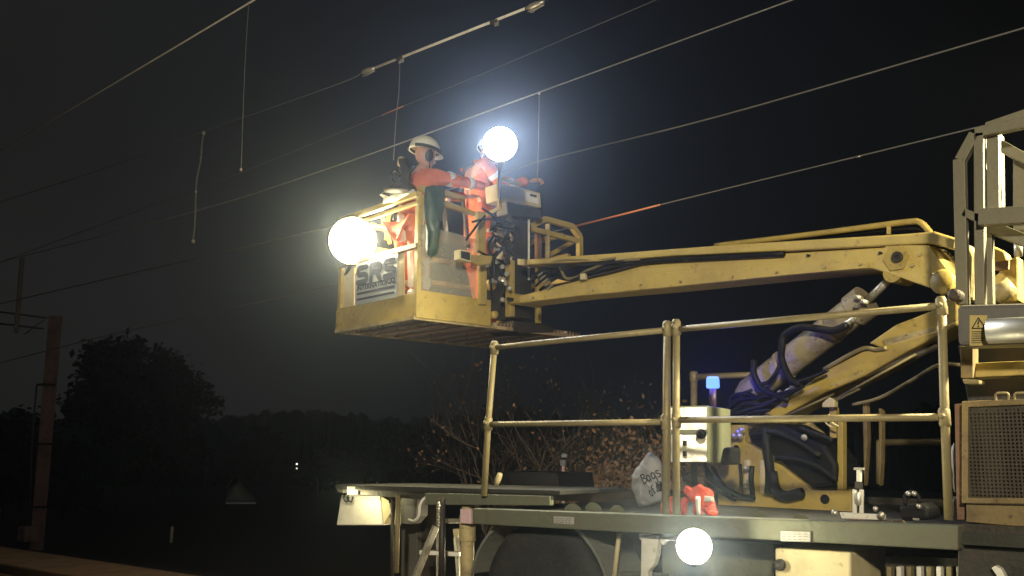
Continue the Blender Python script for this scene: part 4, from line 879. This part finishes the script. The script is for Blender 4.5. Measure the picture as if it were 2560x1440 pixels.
    for s in 'LR':
        a_, b_ = d['kn' + s], d['an' + s]
        for t_ in (.25, .6):
            MB().lathe(a_.lerp(b_, t_), (b_ - a_), [(.096, -.025), (.098, 0), (.095, .025)], 20).build('reflective_band', M['band'], tr, True)
        an = d['an' + s]; MB().add(*skin_mesh({'a': (an + U * .08, .06), 'h': (an - U * .02 - F * .02, .058), 'm': (an - U * .045 + F * .08, (.05, .04)), 't': (an - U * .05 + F * .17, (.045, .032))}, [('a', 'h'), ('h', 'm'), ('m', 't')])).build('boot', M['boot'], root, True, fix=False)
    hm = MB(); prof = [(.128, 0), (.129, .03), (.122, .07), (.10, .11), (.06, .138), (.0, .148)]
    hc = hp(-.012, 0, .045); n = 28; vs = []
    for r_, z_ in prof:
        for j in range(n):
            t_ = 2 * math.pi * j / n; vs.append(hc + MR @ V((math.cos(t_) * r_ * 1.12, math.sin(t_) * r_ * .93, z_)))
    fs = [(i * n + j, i * n + (j + 1) % n, (i + 1) * n + (j + 1) % n, (i + 1) * n + j) for i in range(len(prof) - 1) for j in range(n)]; hm.add(vs, fs)
    pk = []
    for j in range(9):
        t_ = R_(-60 + 15 * j); pk.append(hc + MR @ V((math.cos(t_) * .145, math.sin(t_) * .118, .006)))
    pk2 = [hc + MR @ V((math.cos(R_(-60 + 15 * j)) * (.145 + .05 * math.cos(R_(-60 + 15 * j)) ** .5), math.sin(R_(-60 + 15 * j)) * .122, -.012)) for j in range(9)]
    hm.hexa(pk + pk2[::-1], UU * .005)
    he = hm.build('helmet', M['helmet'], root, True, fix=False); so_ = he.modifiers.new('so', 'SOLIDIFY'); so_.thickness = .004
    rd_ = MB().bar(hp(-.13, 0, .185), hp(.09, 0, .18), .02, .012, tuple(UU)); 
    bb_ = []
    for j in range(25):
        t_ = R_(-150 + 12.5 * j); bb_.append(hc + MR @ V((math.cos(t_) * .150, math.sin(t_) * .126, .018)))
    MB().tube(bb_, .017, 8).build('lamp_strap', M['strap'], he, True); MB().lathe(hp(.138, 0, .055), L, [(.02, -.01), (.022, .02), (.018, .03)], 14).build('head_torch', M['band'], he, True)
    for sg in (1, -1):
        MB().ball(hp(-.005, sg * .095, -.012), .05, 14, 10, (.85, .5, 1.15), MR).build('ear_defender', M['strap'], he, True)
        MB().tube([hp(.0, sg * .11, .06), hp(.01, sg * .085, -.05), hp(.05, sg * .03, -.115)], .006, 6).build('chin_strap', M['strap'], he, True)
    return root
def onA(a0, so=0):
    return lambda x, y: PL(x, y, nb + bu * a0, bu) + bu * so
def floorz(p_, h_=.05): return V((p_.x, p_.y, nb.z + h_))
A1 = .42
q = onA(A1); qL = onA(A1, .19); qR = onA(A1, -.19)
pel = q(1026, 585); pel.z = nb.z + .93; che = q(1040, 470)
J = dict(pel=pel, che=che, nek=q(1050, 432), shL=q(1053, 450) + bu * .19, shR=q(1055, 448) - bu * .18, elL=q(1118, 482) + bu * .16, elR=q(1118, 466) - bu * .2, wrL=q(1185, 486) + bu * .1, wrR=q(1196, 478) - bu * .18,
         hiL=pel + bu * .1 - V((0, 0, .07)), hiR=pel - bu * .1 - V((0, 0, .07)))
for s, k in (('L', 1), ('R', -1)):
    J['kn' + s] = pel + bu * .12 * k + bn * .05 - V((0, 0, .46)); J['an' + s] = floorz(pel + bu * .13 * k - bn * .02, .10)
person('worker in orange hi-vis and pale helmet with head torch, reaching along the basket rail', floorz(pel), bn, bu, J, q(1062, 393) , bn * 1 + V((0, 0, -.12)) - bu * .12)
A2 = .80
q = onA(A2); pel = q(1205, 590); pel.z = nb.z + .90
J = dict(pel=pel, che=q(1188, 455), nek=q(1200, 418), shL=q(1190, 432) + bu * .18, shR=q(1178, 415) - bu * .20, elL=q(1240, 470) + bu * .2, elR=q(1215, 475) - bu * .25, wrL=q(1262, 452) + bu * .1, wrR=q(1268, 470) - bu * .35,
         hiL=pel + bu * .1 - V((0, 0, .07)), hiR=pel - bu * .1 - V((0, 0, .07)))
for s, k in (('L', 1), ('R', -1)):
    J['kn' + s] = pel + bu * .13 * k + bn * .10 - V((0, 0, .46)); J['an' + s] = floorz(pel + bu * .14 * k - bn * .02, .10)
person('second worker in orange hi-vis bending behind the pole-mounted lamp', floorz(pel), bn, bu, J, q(1222, 392), bn * 1 + V((0, 0, -.45)) - bu * .2)

# ------------------------------------------------------------------ overhead wires
def wire(name, Y, pts, r, m, lab, ext=(14, 8), group='overhead wires crossing above the basket'):
    q = [P(x, y, Y) for x, y in pts]; q = spline(q, 6) if len(q) > 2 else q
    q = [q[0] + (q[0] - q[1]).normalized() * ext[0]] + q + [q[-1] + (q[-1] - q[-2]).normalized() * ext[1]]
    o = MB().tube(q, r, 8).build(name, M[m], None, True); return tag(o, lab, 'wire', group)
wA = wire('overhead_wire', 5.2, [(0, 378), (330, 182), (640, -3)], .0085, 'white_metal', 'bright twisted wire rising steeply in the top corner, farthest from the lamps', (10, 5))
wB = wire('overhead_wire', 6.9, [(0, 505), (250, 425), (510, 329), (840, 212), (912, 178)], .005, 'wireold', 'thin wire running down from the insulated rod, carrying the knotted rope', (12, 0))
rod = MB().tube([P(908, 181, 6.9), P(1352, 6, 6.9)], .014, 12).build('insulated_rod', M['white_metal'], None, True)
tag(rod, 'thick pale insulated rod spliced into the wire above the worker', 'rod')
MB().tube([P(1352, 6, 6.9), P(1520, -60, 6.9)], .006, 8).build('tail_wire', M['wireold'], rod, True)
for x, y in ((1000, 146), (1236, 54), (1325, 20)):
    c_ = P(x, y, 6.9); MB().lathe(c_, (-1, 0, .1), [(.02, -.05), (.024, 0), (.02, .05)], 12).build('rod_collar', M['darksteel'], rod, True); MB().box(c_ - V((-.03, 0, .03)), (.05, .02, .05)).build('lug', M['alu'], rod, bevel=.004)
for x, y in ((922, 176), (1340, 12)):
    c_ = P(x, y, 6.88); MB().lathe(c_, P(1100, 105, 6.9) - P(922, 176, 6.9), [(.008, -.12), (.03, -.07), (.034, 0), (.024, .05), (.014, .10)], 14).build('end_fitting', M['alu'], rod, True)
    MB().tube(spline([c_ + V((.1, 0, -.03)), c_ + V((0, -.02, -.06)), c_ + V((-.1, 0, -.04))], 4), .007, 6).build('shackle', M['alu'], rod, True)
wC = wire('overhead_wire', 9.0, [(440, 492), (600, 432), (840, 335), (1000, 269), (1200, 187), (1640, 0)], .0055, 'wireold', 'faint grey wire passing behind the rod with a short orange glint', (14, 6))
MB().tube([P(955, 288, 8.99), P(1008, 265.5, 8.99)], .0085, 8).build('painted_orange_glint', M['sleeve'], wC, True)  # short stretch of orange light, painted as a tube around the wire
wD = wire('overhead_wire', 6.9, [(0, 655), (480, 530), (860, 408), (1350, 230), (1980, 0)], .0068, 'wire', 'pale contact wire passing straight over the helmet', (12, 5))
wE = wire('overhead_wire', 8.6, [(450, 655), (800, 572), (1240, 437), (1370, 397), (1800, 290), (2560, 70)], .0095, 'wireold', 'grey wire running just under the pole-mounted lamp', (14, 6))
wF = wire('overhead_wire', 8.4, [(160, 866), (280, 836), (840, 712), (1440, 565), (1650, 512), (2100, 402), (2560, 290)], .0078, 'wireold', 'lowest wire running behind the basket to the guard cage', (12, 5))
MB().tube([P(1436, 566, 8.39), P(1560, 535, 8.39), P(1650, 512, 8.39)], .011, 8).build('painted_orange_glint', M['sleeve'], wF, True)  # added orange tube, its colour stands for light catching this wire
MB().tube([P(2140, 393, 8.39), P(2152, 390, 8.39)], .011, 8).build('wire_clip', M['alu'], wF, True)
# droppers
def dropper(Y, pts, r, m, lab, knots=()):
    o = MB().tube(spline([P(x, y, Y) for x, y in pts], 5), r, 8).build('dropper', M[m], None, True); tag(o, lab, 'dropper', 'droppers hanging from the overhead wires')
    for x, y, k in knots: MB().lathe(P(x, y, Y), (.2, 0, 1), [(k * .5, -k * 1.2), (k, -k * .5), (k, k * .6), (k * .5, k * 1.2)], 10).build('end_clip', M['alu'], o, True)
dropper(5.18, [(622, 8), (617, 80), (610, 220), (603, 425)], .003, 'wireold', 'long straight dropper with a small clip at its free end', ((602, 424, .013),))
MB_ = dropper(6.88, [(509, 330), (504, 370), (502, 400), (492, 450), (489, 500), (487, 560), (482, 603)], .011, 'wireold', 'thick knotted rope hanging loose from the thin wire', ((509, 333, .024), (483, 604, .024), (502, 395, .014), (490, 480, .014)))
dropper(6.9, [(1000, 152), (997, 230), (990, 300), (984, 400)], .0045, 'wireold', 'thin dropper hanging from the insulated rod behind the pulley', ((999, 156, .012),))
dropper(6.92, [(1348, 232), (1347, 320), (1343, 465)], .0045, 'wireold', 'thin dropper hanging from the contact wire past the pole-mounted lamp', ((1348, 233, .012),))

# ------------------------------------------------------------------ mast with bracket and insulator (far side, left)
DM = 20.0
mb_ = PD(88, 1362, DM); mt_ = PD(134, 790, DM * 1.0)
mz = empty('overhead_line_mast', mb_, 'reddish steel overhead line mast with bracket, beyond the track edge', 'mast')
top = V((mb_.x, mb_.y, mt_.z)); top = mt_
up_ = (top - mb_)
for o_ in (-.06, .06):
    pass
H_ = MB(); cx_ = CR * .09
H_.bar(mb_ - V((0, 0, .5)), top, .20, .02, tuple(-CF)); H_.bar(mb_ - V((0, 0, .5)) + CF * .08, top + CF * .08, .02, .18, tuple(CF)); H_.bar(mb_ - V((0, 0, .5)) + CF * .17, top + CF * .17, .20, .02, tuple(CF))
H_.build('column', M['mast'], mz)
for x, y in ((116, 962), (95, 1267), (107, 1110)): MB().box(PD(x, y, DM - .03), (.26, .26, .04)).build('band', M['darksteel'], mz)
MB().tube([PD(118, 795, DM), PD(-60, 772, DM)], .02, 8).build('bracket_tube', M['wireold'], mz, True); MB().tube([PD(108, 822, DM), PD(-60, 802, DM)], .02, 8).build('bracket_tube', M['wireold'], mz, True)
MB().tube([PD(110, 800, DM), PD(62, 835, DM)], .012, 8).build('bracket_strut', M['wireold'], mz, True)
inn = MB(); ia, ib = PD(40, 832, DM), PD(56, 640, DM); prof = []
Lh = (ib - ia).length
for i in range(22): prof += [(.036, Lh * (i) / 22), (.055, Lh * (i + .5) / 22)]
MB().lathe(ia, ib - ia, prof, 14).build('insulator', M['insul'], mz, True)
MB().box(PD(70, 1335, DM - .1), (.35, .3, .3)).build('mast_base', M['mast'], mz, bevel=.03)
MB().tube([PD(92, 960, DM), PD(80, 1100, DM), PD(74, 1330, DM)], .018, 8).build('earth_cable', M['wireold'], mz, True)
tag(MB().lathe(PD(428, 1357, 18), (0, 0, 1), [(.028, 0), (.028, .28), (.02, .30)], 12).build('marker_post', M['plate'], None, True), 'small white marker post standing on the dark ground', 'post')
tn = puffy([PD(x, y, 26) for x, y in [(563, 1257), (570, 1232), (582, 1215), (597, 1205), (612, 1222), (628, 1240), (642, 1257)]], CF, .9, 4, .05).build('covered_heap', M['tent'], None, True)
tag(tn, 'pale pointed sheeted heap far off behind the line', 'heap'); MB().bar(PD(565, 1258, 25.5), PD(640, 1258, 25.5), .03, .04).build('timber_edge', M['signwhite'], tn)
for i, (x, y, w_) in enumerate(((742, 1160, .022), (742, 1171, .022))):
    tag(MB().ball(PD(x, y, 24), w_, 8, 6).build('marker_light', lamp_mat('far_marker', (1, 1, .85), 1.1 if i == 0 else .5), None, True), ['upper of the two tiny far lights above the sheeted heap', 'lower, dimmer of the two tiny far lights'][i], 'light', 'tiny far lights')
wsn = empty('white_signpost', PD(1410, 1250, 11), 'small pinkish white signal post standing among the brown shrubs', 'post')
MB().box(PD(1411, 1139, 11), (.06, .04, .045)).build('head', M['signwhite'], wsn, bevel=.008); MB().box(PD(1408, 1157, 11), (.06, .05, .07)).build('lower_head', M['sack'], wsn, bevel=.008); MB().tube([PD(1408, 1165, 11), PD(1408, 1260, 11)], .018).build('stem', M['mast'], wsn)

# ------------------------------------------------------------------ trees and shrubs
def tree(name, lab, base, h, spread, seed, nleaf, lsz, lmat, lean=0, depth=5, crown_lo=.25, group='trees and shrubs behind the line', multi=1, tr=.09, cat='tree'):
    rnd = random.Random(seed); base = V(base); root = empty(name, base, lab, cat, group); br = MB(); tips = []
    def grow(p_, d_, L_, r_, k):
        pts = [p_]; n_ = 4; dd = d_.copy()
        for i in range(n_):
            dd = (dd + V((rnd.gauss(0, .13), rnd.gauss(0, .13), rnd.gauss(.03, .10)))).normalized(); pts.append(pts[-1] + dd * L_ / n_)
            if k <= 2: tips.append((pts[-1], dd.copy(), L_))
        br.tube(pts, [r_ * (1 - .45 * i / n_) for i in range(n_ + 1)], 5 if k < depth - 1 else 8)
        if k == 0: return
        for j in range(rnd.choice((3, 3, 4))):
            t_ = rnd.uniform(.35, 1); i = min(int(t_ * n_), n_ - 1); q_ = pts[i].lerp(pts[i + 1], t_ * n_ - i) if t_ < 1 else pts[-1]
            a_ = V((rnd.gauss(0, 1), rnd.gauss(0, 1), rnd.gauss(0, .5))).normalized(); nd = (dd * .75 + a_ * spread + V((0, 0, .18))).normalized()
            grow(q_, nd, L_ * rnd.uniform(.6, .82), r_ * .55, k - 1)
    for m_ in range(multi):
        d0 = V((rnd.gauss(0, .28 if multi > 1 else .06) + lean, rnd.gauss(0, .25 if multi > 1 else .06), 1)).normalized()
        grow(base + V((rnd.gauss(0, .2) * (multi > 1), rnd.gauss(0, .2) * (multi > 1), 0)), d0, h * (.36 if multi == 1 else .42) * rnd.uniform(.85, 1.1), tr * h / 6, depth)
    br.build('trunk', M['bark'], root, fix=False)
    if nleaf:
        lf = MB()
        for i in range(nleaf):
            p_, dd, L_ = tips[rnd.randrange(len(tips))]; c = p_ + V((rnd.gauss(0, 1), rnd.gauss(0, 1), rnd.gauss(0, 1))) * L_ * .33
            if c.z < base.z + h * crown_lo * .5: continue
            a_ = V((rnd.gauss(0, 1), rnd.gauss(0, 1), rnd.gauss(0, 1))).normalized() * lsz * rnd.uniform(.5, 1.3); b_ = a_.cross(V((rnd.gauss(0, 1), rnd.gauss(0, 1), rnd.gauss(0, 1)))).normalized() * a_.length * .55
            lf.add([c - a_, c + b_, c + a_, c - b_], [(0, 1, 2, 3)])
        lf.build('crown', M[lmat], root, fix=False)
    return root
def gpt(px, D, z=-.4):
    p_ = PD(px, 1121, D); return V((p_.x, p_.y, z))
tree('brown_shrub', 'dense brown shrub with dead leaves right behind the sack', gpt(1600, 12.5), 2.7, .75, 3, 9500, .036, 'leafbrown', multi=6, depth=3, tr=.035, cat='shrub')
tree('brown_shrub', 'lower brown leafy shrub behind the small white signal post', gpt(1480, 12.0), 2.1, .8, 14, 8000, .036, 'leafbrown', multi=6, depth=3, tr=.035, cat='shrub')
tree('brown_shrub', 'thin brown shrub half hidden by the steel cabinet', gpt(1700, 13.5), 2.4, .8, 24, 4500, .036, 'leafbrown', multi=5, depth=3, tr=.035, cat='shrub')
tree('bare_tree', 'bare branching tree seen between the first two handrail posts', gpt(1370, 14), 3.9, .75, 8, 500, .03, 'leafbrown', multi=3, depth=4, tr=.04)
tree('bare_tree', 'slender bare tree left of the first handrail post', gpt(1240, 16), 4.0, .7, 11, 200, .03, 'leafbrown', multi=3, depth=4, tr=.04)
tree('bare_tree', 'bare twiggy tree rising behind the brown shrubs', gpt(1540, 16), 3.9, .7, 21, 700, .03, 'leafbrown', multi=3, depth=4, tr=.035)
tree('broad_tree', 'large dark tree mass just right of the mast', gpt(290, 34, -1), 8.2, .85, 31, 15000, .14, 'leafdark')
tree('broad_tree', 'dark rounded tree beside the largest tree mass', gpt(395, 40, -1), 7.6, .8, 32, 12000, .15, 'leafdark')
tree('broad_tree', 'half-bare dim tree just left of the mast', gpt(40, 27, -1), 4.6, .85, 33, 6000, .09, 'leafdark')
tree('broad_tree', 'low dark tree behind the sheeted heap', gpt(620, 46, -1), 4.6, .9, 34, 9000, .16, 'leafdark')
tree('broad_tree', 'dark tree below the basket, left of the rear platform', gpt(800, 50, -1), 4.8, .9, 35, 9000, .16, 'leafdark')
tree('broad_tree', 'low dark tree directly behind the rear platform', gpt(1010, 48, -1), 4.9, .9, 36, 9000, .16, 'leafdark')
tree('broad_tree', 'small dark tree at the foot of the mast', gpt(170, 30, -1), 3.4, .9, 37, 6000, .12, 'leafdark')

# ------------------------------------------------------------------ night mist
hz = MB().box((-30, 25, 8.4), (110, 90, 21)); 
vm = bpy.data.materials.new('mist'); vm.use_nodes = True; t = vm.node_tree; t.nodes.clear(); o = N(t, 'ShaderNodeOutputMaterial'); pv = N(t, 'ShaderNodeVolumePrincipled')
pv.inputs['Color'].default_value = (.64, .78, 1, 1); pv.inputs['Density'].default_value = .0034; pv.inputs['Anisotropy'].default_value = .915
t.links.new(pv.outputs[0], o.inputs['Volume'])
tag(hz.build('haze', vm, None), kind='stuff')
